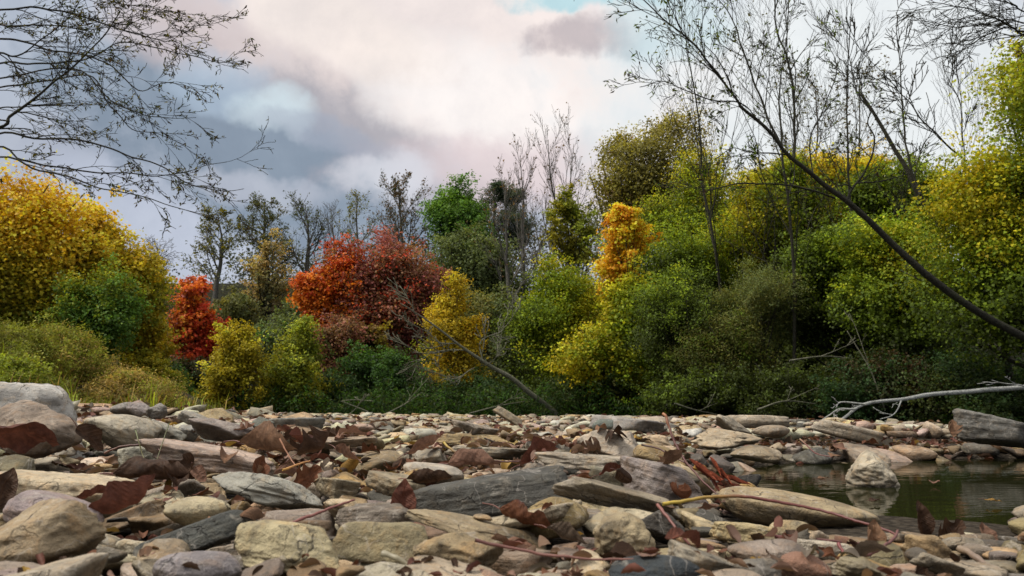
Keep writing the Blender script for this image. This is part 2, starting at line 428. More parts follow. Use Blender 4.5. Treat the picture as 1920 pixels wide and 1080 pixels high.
# name, category, label, landmark, centre px, size px, roll degrees, distance, depth / width, colour, style, yaw
KEYS = [
 ('boulder', 'big pale grey boulder with bluish top at left edge', 'the big pale boulder', 35, 790, 262, 150, 4, 2.05, .7, (.40, .41, .42), 'bar', 10, 1),
 ('boulder', 'brown grey granite boulder leaning against the big pale boulder', 'the granite boulder', 62, 806, 175, 105, 12, 1.72, .6, (.30, .25, .21), 'angular', 40, 2),
 ('river_stone', 'smooth cream stone with sloping top right of the big pale boulder', 'the sloping cream stone', 226, 812, 125, 82, 16, 2.25, .8, (.44, .42, .36), 'round', 20, 3),
 ('river_stone', 'pale grey trapezoid stone between the sloping cream stone and a small grey pebble', 'the pale trapezoid stone', 312, 812, 72, 52, 0, 2.35, .7, (.36, .37, .34), 'angular', 65, 4),
 ('river_stone', 'small grey stone left of the mauve wedge stone', 'the small grey stone', 350, 813, 46, 36, -8, 2.4, .8, (.28, .29, .29), 'round', 0, 5),
 ('river_stone', 'mauve grey wedge stone with a pale left face', 'the mauve wedge stone', 418, 811, 118, 50, 14, 2.3, .7, (.27, .24, .235), 'angular', 25, 6),
 ('river_stone', 'long pinkish flat slab with rippled top, left of centre', 'the long pinkish slab', 402, 863, 245, 58, 8, 1.65, .6, (.47, .385, .345), 'slab', 12, 7),
 ('river_stone', 'pale grey green flat stone under a curved red stalk', 'the pale green stone', 268, 862, 88, 52, 0, 1.72, .8, (.38, .39, .34), 'slab', 50, 8),
 ('river_stone', 'long cream slab lying level near the left edge', 'the long cream slab', 125, 930, 268, 84, 3, 1.27, .55, (.52, .46, .35), 'slab', 4, 9),
 ('river_stone', 'smooth lilac flat stone behind the big bottom left block', 'the lilac stone', 104, 958, 175, 74, 10, 1.06, .7, (.33, .285, .31), 'round', 15, 10),
 ('river_stone', 'big tan block with brown broken face in bottom left corner', 'the corner block', 58, 1022, 262, 160, -6, .84, .6, (.34, .28, .19), 'angular', 30, 11),
 ('river_stone', 'grey angular stone with blue grey rounded left end', 'the blue ended stone', 508, 922, 205, 80, 16, 1.22, .6, (.31, .32, .30), 'angular', 15, 12),
 ('river_stone', 'rounded cream stone behind the slanting dark slate', 'the rounded cream stone', 374, 962, 106, 58, 4, 1.1, .8, (.45, .41, .29), 'round', 0, 13),
 ('river_stone', 'long dark slate stone slanting up to a rounded right end', 'the slanting slate', 376, 1010, 236, 82, -20, .93, .42, (.060, .068, .066), 'bar', 12, 14),
 ('river_stone', 'flat cream stone with pointed top at bottom left of centre', 'the pointed cream stone', 545, 1032, 196, 104, 7, .82, .7, (.44, .40, .265), 'angular', 50, 15),
 ('river_stone', 'lilac grey stone cut off by the bottom edge, left', 'the lower lilac stone', 372, 1066, 150, 66, -4, .75, .7, (.245, .235, .265), 'round', 35, 16),
 ('river_stone', 'olive rounded oblong stone with pale top, lower centre', 'the olive oblong stone', 718, 1016, 172, 74, 2, .9, .6, (.29, .26, .165), 'bar', 5, 17),
 ('river_stone', 'tan blunt pointed stone standing at lower centre', 'the blunt tan stone', 858, 1040, 160, 96, 8, .79, .7, (.33, .27, .17), 'angular', 10, 18),
 ('river_stone', 'long dark slate boulder with pale top in the centre foreground', 'the long dark slate', 924, 926, 284, 82, -7, 1.24, .42, (.085, .088, .084), 'bar', 4, 19),
 ('river_stone', 'tan grey flat stone left of the long dark slate', 'the tan flat stone', 742, 910, 112, 46, 14, 1.42, .7, (.33, .29, .21), 'slab', 20, 20),
 ('river_stone', 'long tan slab sloping down to the right below the dark slate', 'the sloping tan slab', 900, 1000, 272, 56, 15, .98, .5, (.34, .285, .19), 'slab', 20, 21),
 ('river_stone', 'ochre stone with brown lower half under the dark slate', 'the ochre stone', 1040, 968, 126, 70, -6, 1.07, .7, (.26, .205, .10), 'round', 15, 22),
 ('river_stone', 'lumpy tan stone with dark hollows, lower right of centre', 'the lumpy tan stone', 1172, 1004, 112, 84, 10, .95, .8, (.32, .275, .185), 'lump', 0, 23),
 ('river_stone', 'long grey tan slab slanting right of the long dark slate', 'the slanting grey slab', 1160, 938, 250, 64, 14, 1.17, .5, (.34, .305, .24), 'slab', 25, 24),
 ('river_stone', 'large smooth lilac grey stone right of centre', 'the large lilac stone', 1246, 906, 172, 84, 16, 1.42, .7, (.34, .31, .315), 'slab', 20, 25),
 ('river_stone', 'large pale block with bluish left shoulder in mid ground', 'the pale block', 1144, 838, 124, 72, 8, 2.15, .9, (.46, .42, .37), 'angular', 20, 26),
 ('river_stone', 'flat pale slab in front of the pale block', 'the flat pale slab', 1092, 868, 180, 40, 5, 1.72, .7, (.43, .40, .345), 'slab', 10, 27),
 ('river_stone', 'flat grey patched stone in front of the ochre bar', 'the patched stone', 918, 852, 168, 32, 3, 2.25, .6, (.36, .34, .29), 'slab', 8, 28),
 ('river_stone', 'long ochre bar of stone in mid ground', 'the ochre bar', 896, 826, 146, 27, 3, 2.9, .5, (.35, .275, .15), 'bar', 5, 29),
 ('river_stone', 'upright tan stone leaning left on the skyline of the bar', 'the upright stone', 955, 784, 66, 30, 30, 4.6, .8, (.35, .31, .235), 'bar', 15, 30),
 ('river_stone', 'blue grey ridge of flat rock in the middle distance', 'the blue grey ridge', 1178, 798, 142, 34, 5, 3.9, .6, (.33, .325, .33), 'slab', 10, 31),
 ('river_stone', 'dark blue green cobble at left end of the blue grey ridge', 'the blue green cobble', 1130, 797, 38, 22, 0, 3.5, .8, (.13, .16, .155), 'round', 0, 32),
 ('river_stone', 'ochre sloping stone right of the pale block', 'the ochre sloping stone', 1238, 857, 100, 48, 14, 1.95, .7, (.37, .285, .15), 'round', 10, 33),
 ('river_stone', 'broad tan stone with pale flat front above the pool', 'the broad tan stone', 1364, 826, 130, 46, 6, 2.75, .8, (.41, .355, .27), 'lump', 20, 34),
 ('river_stone', 'level topped pale block at far right of the bar', 'the level topped block', 1422, 792, 124, 28, 1, 4.4, .8, (.44, .40, .335), 'slab', 5, 35),
 ('river_stone', 'pale pointed stone in front of the level topped block', 'the pale pointed stone', 1374, 801, 92, 38, 20, 3.5, .7, (.40, .37, .31), 'angular', 35, 36),
 ('river_stone', 'long pale slab tilted towards the pool', 'the tilted pale slab', 1578, 808, 126, 42, 13, 3.55, .6, (.42, .385, .33), 'slab', 15, 37),
 ('river_stone', 'brown grey stone with a dark fallen leaf beside it', 'the brown grey stone', 1446, 809, 66, 24, 0, 3.2, .8, (.29, .25, .20), 'round', 5, 38),
 ('river_stone', 'low tan stone at the left water edge', 'the low tan stone', 1418, 851, 98, 34, 4, 2.3, .8, (.31, .265, .195), 'round', 15, 39),
 ('river_stone', 'pale knobbly rock standing in the pool', 'the rock in the pool', 1636, 876, 104, 62, 4, 2.1, .8, (.42, .39, .32), 'lump', 10, 40),
 ('boulder', 'dark grey layered boulder at the right edge by the water', 'the layered boulder', 1876, 806, 152, 62, 11, 3.05, .7, (.16, .165, .165), 'slab', 8, 71),
 ('river_stone', 'large smooth tan boulder under the arching red stalk', 'the large tan boulder', 1502, 966, 290, 88, 9, 1.24, .5, (.35, .295, .195), 'round', 4, 42),
 ('river_stone', 'small pale ochre stone in front of the large tan boulder', 'the pale ochre stone', 1400, 1000, 130, 42, 5, 1.02, .6, (.42, .36, .215), 'bar', 0, 43),
 ('river_stone', 'small cream cobble against the large tan boulder', 'the cream cobble', 1478, 996, 84, 40, 0, 1.06, .7, (.38, .33, .22), 'round', 0, 44),
 ('river_stone', 'mauve grey rounded stone, bottom right of centre', 'the mauve rounded stone', 1440, 1036, 150, 56, 6, .86, .7, (.26, .225, .205), 'round', 25, 45),
 ('river_stone', 'pale grey stone cut by the bottom edge, right of centre', 'the bottom pale stone', 1330, 1062, 156, 66, 16, .77, .7, (.38, .36, .31), 'slab', 40, 46),
 ('river_stone', 'blue black smooth stone at the bottom edge', 'the blue black stone', 1228, 1072, 166, 56, 0, .735, .6, (.030, .040, .050), 'round', 0, 47),
 ('river_stone', 'whitish flat stone behind the mauve rounded stone', 'the whitish flat stone', 1545, 1030, 132, 36, 6, .92, .6, (.48, .45, .39), 'slab', 8, 48),
 ('river_stone', 'grey cobble below the mauve rounded stone', 'the grey cobble', 1420, 1072, 84, 46, 0, .745, .8, (.24, .235, .22), 'round', 30, 49),
 ('river_stone', 'reddish brown cobble at the bottom right', 'the reddish cobble', 1506, 1066, 90, 62, 14, .765, .8, (.26, .15, .11), 'round', 0, 50),
 ('river_stone', 'olive tan stone at the bottom edge, right', 'the olive tan stone', 1620, 1070, 118, 50, 5, .77, .7, (.27, .245, .175), 'angular', 0, 51),
 ('river_stone', 'grey tan slab sloping right near the bottom right corner', 'the corner slab', 1756, 1062, 118, 46, 22, .80, .6, (.29, .265, .22), 'slab', 20, 52),
 ('river_stone', 'grey brown stone with dark patches left of the sloping tan slab', 'the dark patched stone', 705, 968, 150, 46, -4, 1.08, .6, (.20, .175, .15), 'slab', 10, 53),
 ('river_stone', 'dark green grey angular stone on the left skyline', 'the green grey stone', 492, 795, 46, 28, 0, 3.2, .8, (.15, .17, .155), 'angular', 20, 54),
 ('river_stone', 'long grey blue slab on the skyline left of centre', 'the skyline slab', 556, 796, 104, 28, 1, 3.4, .6, (.33, .35, .35), 'slab', 5, 55),
 ('river_stone', 'olive rounded stone at the left edge under a brown leaf', 'the olive edge stone', 22, 876, 82, 48, 14, 1.4, .7, (.21, .195, .125), 'round', 10, 56),
 ('river_stone', 'grey cobble on the ridge top at far left', 'the ridge cobble', 232, 766, 50, 24, 0, 3.6, .8, (.23, .225, .225), 'round', 0, 57),
 ('river_stone', 'mauve grey cobble second from left along the ridge top', 'the mauve ridge cobble', 262, 768, 42, 26, 8, 3.4, .8, (.28, .26, .275), 'angular', 0, 58),
 ('river_stone', 'grey knobbed stone at the right end of the ridge top', 'the ridge end stone', 296, 771, 38, 30, -12, 3.3, .8, (.25, .25, .25), 'lump', 0, 59),
 ('river_stone', 'pale slanting stone right of the grey ridge cobbles', 'the slanting ridge stone', 366, 789, 58, 30, 24, 2.9, .8, (.36, .36, .34), 'slab', 15, 60),
 ('river_stone', 'tan stone low on the right of the pale grey cobbles, centre left', 'the low tan slab', 640, 832, 130, 26, -2, 2.3, .7, (.36, .30, .235), 'slab', 10, 61),
 ('river_stone', 'whitish dome stone behind a dark curled leaf left of the long dark slate', 'the whitish dome', 812, 890, 112, 44, 4, 1.55, .7, (.43, .41, .375), 'round', 0, 62),
 ('river_stone', 'pinkish tan rounded stone on the middle left of the bar', 'the pinkish stone', 668, 806, 66, 24, 0, 3.1, .8, (.37, .275, .23), 'round', 0, 63),
 ('river_stone', 'grey slab streaked with tan above the ochre bar', 'the streaked slab', 892, 806, 92, 26, 12, 3.4, .7, (.33, .30, .265), 'slab', 15, 64),
 ('river_stone', 'dark wet stone under the right foot of the slanting grey slab', 'the dark wet stone', 1236, 988, 96, 62, 8, 1.04, .7, (.085, .08, .072), 'angular', 0, 65),
 ('river_stone', 'cream stone sloping behind dark leaves, centre left', 'the cream sloping stone', 628, 914, 90, 44, 10, 1.38, .7, (.42, .385, .29), 'slab', 20, 66),
]

class HF:
    def __init__(s, x0, x1, y0, y1, res):
        s.x0, s.y0, s.r = x0, y0, res
        s.x = np.arange(x0, x1, res); s.y = np.arange(y0, y1, res)
        X, Y = np.meshgrid(s.x, s.y); s.g = ground(X, Y); s.h = s.g.copy(); s.c = np.zeros(X.shape, np.int8)
    def win(s, x, y, rad):
        i0 = max(0, int((x - rad - s.x0) / s.r)); i1 = min(len(s.x), int((x + rad - s.x0) / s.r) + 2)
        j0 = max(0, int((y - rad - s.y0) / s.r)); j1 = min(len(s.y), int((y + rad - s.y0) / s.r) + 2)
        if i1 - i0 < 1 or j1 - j0 < 1: return None
        return slice(j0, j1), slice(i0, i1), s.x[i0:i1][None, :] - x, s.y[j0:j1][:, None] - y
    def base(s, x, y):
        j = int(np.clip((y - s.y0) / s.r, 0, len(s.y) - 1)); i = int(np.clip((x - s.x0) / s.r, 0, len(s.x) - 1))
        return float(s.g[j, i])
    def top(s, x, y):
        j = int(np.clip((y - s.y0) / s.r, 0, len(s.y) - 1)); i = int(np.clip((x - s.x0) / s.r, 0, len(s.x) - 1))
        return float(s.h[j, i])
near = HF(-3.4, 3.4, .35, 5.0, .015)
farf = HF(-10, 5, 4.8, 14.6, .06)
def field(y): return near if y < 4.9 else farf
def ztop(x, y): return field(y).top(x, y)

def stamp(x, y, z, w, d, h, yaw, tx=0., ty=0.):
    hf = field(y); q = hf.win(x, y, max(w, d) / 2)
    if q is None: return
    sj, si, dx, dy = q
    c_, s_ = math.cos(yaw), math.sin(yaw)
    a = (dx * c_ + dy * s_) / (w / 2); b = (-dx * s_ + dy * c_) / (d / 2)
    r2 = a * a + b * b; m = r2 < 1
    top = z + tx * dx + ty * dy + h / 2 * np.sqrt(np.maximum(0, 1 - r2 * r2))
    hh = hf.h[sj, si]; hf.h[sj, si] = np.where(m, np.maximum(hh, top), hh)
    hf.c[sj, si] += m.astype(np.int8)

def rot_tilt(yaw, tx, ty):
    n = Vector((-tx, -ty, 1)).normalized()
    return (Vector((0, 0, 1)).rotation_difference(n).to_matrix() @ Matrix.Rotation(yaw, 3, 'Z'))

STONES = []          # dicts with everything that will be built
key_boxes = []
for (nm, label, mark, px, py, w, h, roll, Y, dr, col, style, yaw, seed) in KEYS:
    W = w / F * Y * 1.02; D = W * dr
    ca_, sa_ = abs(math.cos(R(roll))), abs(math.sin(R(roll)))
    # un-rotate the seen width and height into the stone's own length and thickness
    H_seen = h / F * Y
    Hs = max(H_seen - .06 * D - W * sa_ * .34, .42 * H_seen)
    c0 = P(px, py, Y)
    bot = Hs * .16 if seed not in (40, 71) else Hs * (.6 if seed == 40 else .3)
    z = c0[2] + H_seen / 2 - (Hs + bot) / 2 - W * sa_ * .12
    STONES.append(dict(name=nm, label=label, mark=mark, loc=(c0[0], c0[1], z), dims=(W, D, Hs + bot), roll=R(roll), yaw=R(yaw if style not in ('slab', 'bar') else yaw * .5),
                       col=col, style=style, seed=seed * 17 + 3, key=True, px=px, py=py, rot=None))
    stamp(c0[0], c0[1], z, W * .95, D * .95, Hs + bot, 0, -math.tan(R(roll)) * .8, 0)
    key_boxes.append((px - w / 2, py - h / 2, px + w / 2, py + h / 2, Y))
key_boxes += [(1385, 872, 1960, 1040, 2.9), (1230, 778, 1960, 850, 4.5), (200, 770, 480, 830, 3.3)]
KB = np.array(key_boxes)

names_w = [('pale grey', .24), ('cream', .13), ('tan', .15), ('grey', .15), ('dark grey', .06), ('lilac grey', .08), ('ochre', .06), ('olive', .04), ('pinkish', .06), ('brown grey', .04)]
cn = [a for a, _ in names_w]; cw = np.array([b for _, b in names_w]); cw /= cw.sum()

def hides_key(x, y, z, w, h):
    px, py = proj(x, y - w * .3, z); s = F / y
    x0, x1, y0, y1 = px - w * .5 * s, px + w * .5 * s, py - h * .5 * s, py + h * .5 * s
    k = KB[KB[:, 4] > y]
    mx_ = (k[:, 2] - k[:, 0]) * .10; my = (k[:, 3] - k[:, 1])
    return bool(np.any((x1 > k[:, 0] + mx_) & (x0 < k[:, 2] - mx_) & (y1 > k[:, 1]) & (y0 < k[:, 3] - .22 * my)))

def drop(x, y, w, d, h, yaw, sink, maxrise, cover):
    hf = field(y); q = hf.win(x, y, max(w, d) / 2)
    if q is None: return None
    sj, si, dx, dy = q
    c_, s_ = math.cos(yaw), math.sin(yaw)
    a = (dx * c_ + dy * s_) / (w / 2); b = (-dx * s_ + dy * c_) / (d / 2)
    m = (a * a + b * b) < 1
    if m.sum() < 2:
        hv = np.array([hf.top(x, y)]); tx = ty = 0.0; res = hv; cov = 0
    else:
        if (hf.c[sj, si][m] > 0).mean() > cover: return None
        hv = hf.h[sj, si][m]
        A = np.stack([np.broadcast_to(dx, m.shape)[m], np.broadcast_to(dy, m.shape)[m], np.ones(m.sum())], 1)
        if m.sum() > 6:
            co = np.linalg.lstsq(A, hv, rcond=None)[0]; tx, ty = np.clip(co[0], -.4, .4), np.clip(co[1], -.4, .4)
        else: tx = ty = 0.0
        res = hv - tx * A[:, 0] - ty * A[:, 1]
    base = np.percentile(res, 78)
    z = base + h * (.5 - sink)
    g = hf.base(x, y)
    if z + h / 2 - g > maxrise: return None
    return z, tx, ty

def scatter(n, ymin, ymax, med, sig, maxrise, cover, lo, hi, seed, expo=1.0):
    r_ = np.random.default_rng(seed); made = 0
    ya = ymin + (ymax - ymin) * r_.random(n) ** expo
    xa = r_.uniform(-.80, .80, n) * (ya + .45)
    sa_ = sdist(xa, ya); bk = (-xa - 2.7) - .16 * np.maximum(0, ya - 5.5)
    for x, y, sd, bb in zip(xa, ya, sa_, bk):
        if y > 4.9 and x < -9: continue
        if bb > 0 and y > 4.6: continue
        if x > .42 and y < 1.4 and (expo < 1.45 and r_.random() < .3 or expo > 1.45 and r_.random() < .6): continue
        w = float(np.clip(med * math.exp(r_.normal(0, sig)), lo, hi))
        if sd < (.03 if y < 2.3 else -.10): continue
        if x > .27 and y < 1.3: w = min(w, .065)
        style = r_.choice(['slab', 'angular', 'round', 'lump', 'bar'], p=[.46, .27, .13, .08, .06])
        d = w * r_.uniform(.55, .95); h = w * {'slab': r_.uniform(.16, .34), 'angular': r_.uniform(.3, .6), 'round': r_.uniform(.25, .48), 'lump': r_.uniform(.4, .7), 'bar': r_.uniform(.25, .4)}[style]
        yaw = r_.uniform(0, math.pi)
        t = drop(x, y, w, d, h, yaw, .22, maxrise, cover)
        if t is None: continue
        z, tx, ty = t
        if hides_key(x, y, z, w, h): continue
        stamp(x, y, z, w, d, h, yaw, tx, ty)
        ci = r_.choice(cn, p=cw); col = np.array(COL[ci]) * r_.uniform(.6, 1.3) * (1.0 + .3 * float(np.clip((y - 1.6) / 1.5, 0, 1))) * (1 + r_.normal(0, .035, 3)) * np.array([1.05, 1.0, .92]) * np.array([1.06, 1.0, .88])  # farther stones lightened: paler stone, plus brighter light put into the colour
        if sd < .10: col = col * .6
        if w < (.055 if y < 2.6 else .085): col = col * .6  # shade of the gaps put into the smaller stones' colour
        px, py = proj(x, y, z)
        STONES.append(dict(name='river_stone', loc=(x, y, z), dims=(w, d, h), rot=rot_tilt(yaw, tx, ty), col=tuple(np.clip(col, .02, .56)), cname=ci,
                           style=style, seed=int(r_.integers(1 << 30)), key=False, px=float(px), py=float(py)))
        made += 1
    return made

scatter(2600, .66, 2.6, .085, .34, .085, .30, .035, .17, 1, 1.5)
scatter(2600, 2.3, 5.2, .135, .36, .10, .35, .06, .30, 2)
scatter(8000, 4.9, 14.0, .17, .36, .085, .38, .09, .42, 3)
scatter(5200, .58, 2.6, .045, .32, .070, .55, .02, .09, 4, 1.4)
scatter(5200, 2.3, 5.2, .075, .34, .085, .60, .03, .15, 5)
scatter(6000, 4.9, 10.0, .11, .34, .075, .62, .06, .2, 6)

# the stones that show largest become objects of their own, the rest one bed of gravel
def seen_size(s):
    x, y, z = s['loc']
    if y < .3 or not (-60 < s['px'] < 1980 and s['py'] < 1150): return 0
    return s['dims'][0] * (s['dims'][2] + .1 * s['dims'][1]) / (y * y)
fill = sorted([s for s in STONES if not s['key']], key=seen_size, reverse=True)
keys = [s for s in STONES if s['key']]
solo = [s for s in fill[:300 - len(keys)] if seen_size(s) > 0]
rest = fill[len(solo):]

def near_mark(px, py, y):
    best, bd = None, 1e9
    for k in keys:
        d = math.hypot((px - k['px']), 1.8 * (py - k['py']))
        if d < bd: best, bd = k, d
    dx, dy = px - best['px'], (py - best['py']) * 1.8
    if abs(dx) > abs(dy): return ('left of ' if dx < 0 else 'right of ') + best['mark']
    return ('behind ' if dy < 0 else 'in front of ') + best['mark']

def unique_labels(items, noun_plural_hint=None):
    """items: list of (record, 'adjectives noun', 'where'); same wording is told apart by order from the left"""
    from collections import defaultdict
    g = defaultdict(list)
    for r_, what, where in items: g[(what, where)].append(r_)
    ordn = ['leftmost', 'second from left', 'third from left', 'fourth from left', 'fifth from left', 'sixth from left', 'seventh from left', 'eighth from left', 'ninth from left', 'tenth from left']
    for (what, where), rs in g.items():
        rs.sort(key=lambda q: q['px'])
        for i, q in enumerate(rs):
            q['label'] = f'{what} {where}' if len(rs) == 1 else f'{what}, {ordn[min(i, 9)]}, {where}'

items = []
for s in solo:
    W = s['dims'][0]; rel = W / s['loc'][1]
    size = 'tiny' if rel < .035 else 'small' if rel < .055 else 'mid-sized' if rel < .085 else 'large'
    shp = {'slab': 'flat', 'angular': 'angular', 'round': 'rounded', 'lump': 'lumpy', 'bar': 'oblong'}[s['style']]
    items.append((s, f"{size} {s['cname'].replace(' ', '-')} {shp} stone", near_mark(s['px'], s['py'], s['loc'][1])))
unique_labels(items)

for s in keys + solo:
    sub = 5 if s['key'] and s['loc'][1] < 3.2 else 4
    v, f = stone_shape(s['dims'], s['style'], s['seed'], sub)
    if s['key']:
        M = Matrix.Rotation(s['roll'], 3, 'Y') @ Matrix.Rotation(s['yaw'] * .25, 3, 'Z')
    else: M = s['rot']
    dark = max(s['col']) < .12
    o = obj(s['name'], mesh(s['name'], v, f, M_SLATE if (dark or s['style'] == 'slab') else M_STONE, smooth=True), None, s['loc'])
    o.rotation_euler = M.to_euler()
    o.color = (*[float(q * w_) for q, w_ in zip(s['col'], (1.06, 1.01, .92) if s['key'] else (1, 1, 1))], 1)
    tag(o, s['label'], 'boulder' if s['name'] == 'boulder' else 'stone', 'stones of the gravel bar')

protos = {st: [stone_shape((1, 1, 1), st, 900 + i, 3) for i in range(7)] for st in ('slab', 'angular', 'round', 'lump', 'bar')}
protol = {st: [stone_shape((1, 1, 1), st, 900 + i, 2) for i in range(7)] for st in ('slab', 'angular', 'round', 'lump', 'bar')}
V, Fa, Co, n = [], [], [], 0
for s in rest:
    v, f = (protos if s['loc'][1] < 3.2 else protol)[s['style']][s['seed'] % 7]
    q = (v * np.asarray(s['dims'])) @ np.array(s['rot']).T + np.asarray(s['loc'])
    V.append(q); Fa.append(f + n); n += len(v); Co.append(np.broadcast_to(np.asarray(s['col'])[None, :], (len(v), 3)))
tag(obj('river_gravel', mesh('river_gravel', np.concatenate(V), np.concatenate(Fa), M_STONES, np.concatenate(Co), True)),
    'the countless smaller stones filling the gravel bar', 'gravel', None, 'stuff')
print('stones', len(keys), len(solo), len(rest))
# ================================================================== fallen leaves
def leaf_shape(L_, ratio, kind, curl_c, curl_l, crumple, seed, nu=19, nv=9):
    r_ = np.random.default_rng(seed); o = r_.uniform(0, 99, 3)
    t = np.linspace(0, 1, nu)[:, None]; s = np.linspace(-1, 1, nv)[None, :]
    w = np.sin(np.pi * np.clip(t, 0, 1) ** .82) ** .85
    if kind == 'lobed':
        w = w * (1 + .42 * np.cos(t * 2 * np.pi * 3.0 + 1)) + .03
    else:
        w = w * (1 + .025 * np.sin(t * 60))
    w[0] = .02; w[-1] = .01
    x = (t - .5) * L_ + 0 * s; y = s * w * L_ * ratio * .5
    q = np.stack([x / L_ * 2.2, y / L_ * 2.2, 0 * x], -1).reshape(-1, 3)
    cr = (fbm(q + o, 3) * crumple * L_).reshape(x.shape)
    y = y + (pnoise(q * 1.3 + o + 5) * crumple * .5 * L_).reshape(x.shape)
    # roll across, then bend along
    hw = L_ * ratio * .5
    a = y / hw * curl_c; k = hw / max(abs(curl_c), 1e-3)
    y2 = k * np.sin(a) * np.sign(curl_c) if curl_c < 0 else k * np.sin(a)
    z = k * (1 - np.cos(a)) * (1 if curl_c > 0 else -1) + cr + np.abs(s) * w * .1 * L_
    b = x / (L_ / 2) * curl_l; k2 = (L_ / 2) / max(abs(curl_l), 1e-3) * (1 if curl_l >= 0 else -1)
    if abs(curl_l) > .02:
        x2 = (k2 - z) * np.sin(b); z2 = k2 - (k2 - z) * np.cos(b)
    else: x2, z2 = x, z
    v = np.stack([x2, y2, z2], -1).reshape(-1, 3)
    i = (np.arange(nu - 1)[:, None] * nv + np.arange(nv - 1)[None, :]).ravel()
    f = np.stack([i, i + nv, i + nv + 1, i + 1], -1)
    mid = np.exp(-(s / .10) ** 2) + 0 * t
    side = np.exp(-(((np.abs(s) * .22 - t) * 8 % 1 - .5) / .13) ** 2) * .6
    vein = np.clip(np.maximum(mid, side), 0, 1).ravel()
    return v, f, vein

def leaf_mesh(args):
    v, f, ve = leaf_shape(*args)
    me = mesh('fallen_leaf', v, f, M_DRY, smooth=True)
    at = me.attributes.new('Vein', 'FLOAT', 'POINT'); at.data.foreach_set('value', ve.astype(np.float32))
    return me

LC = {'red brown': (.125, .052, .037), 'dark brown': (.062, .037, .024), 'tan brown': (.20, .125, .08), 'pinkish brown': (.22, .135, .10), 'rusty': (.14, .062, .034), 'grey brown': (.13, .105, .08), 'yellow brown': (.30, .19, .05)}
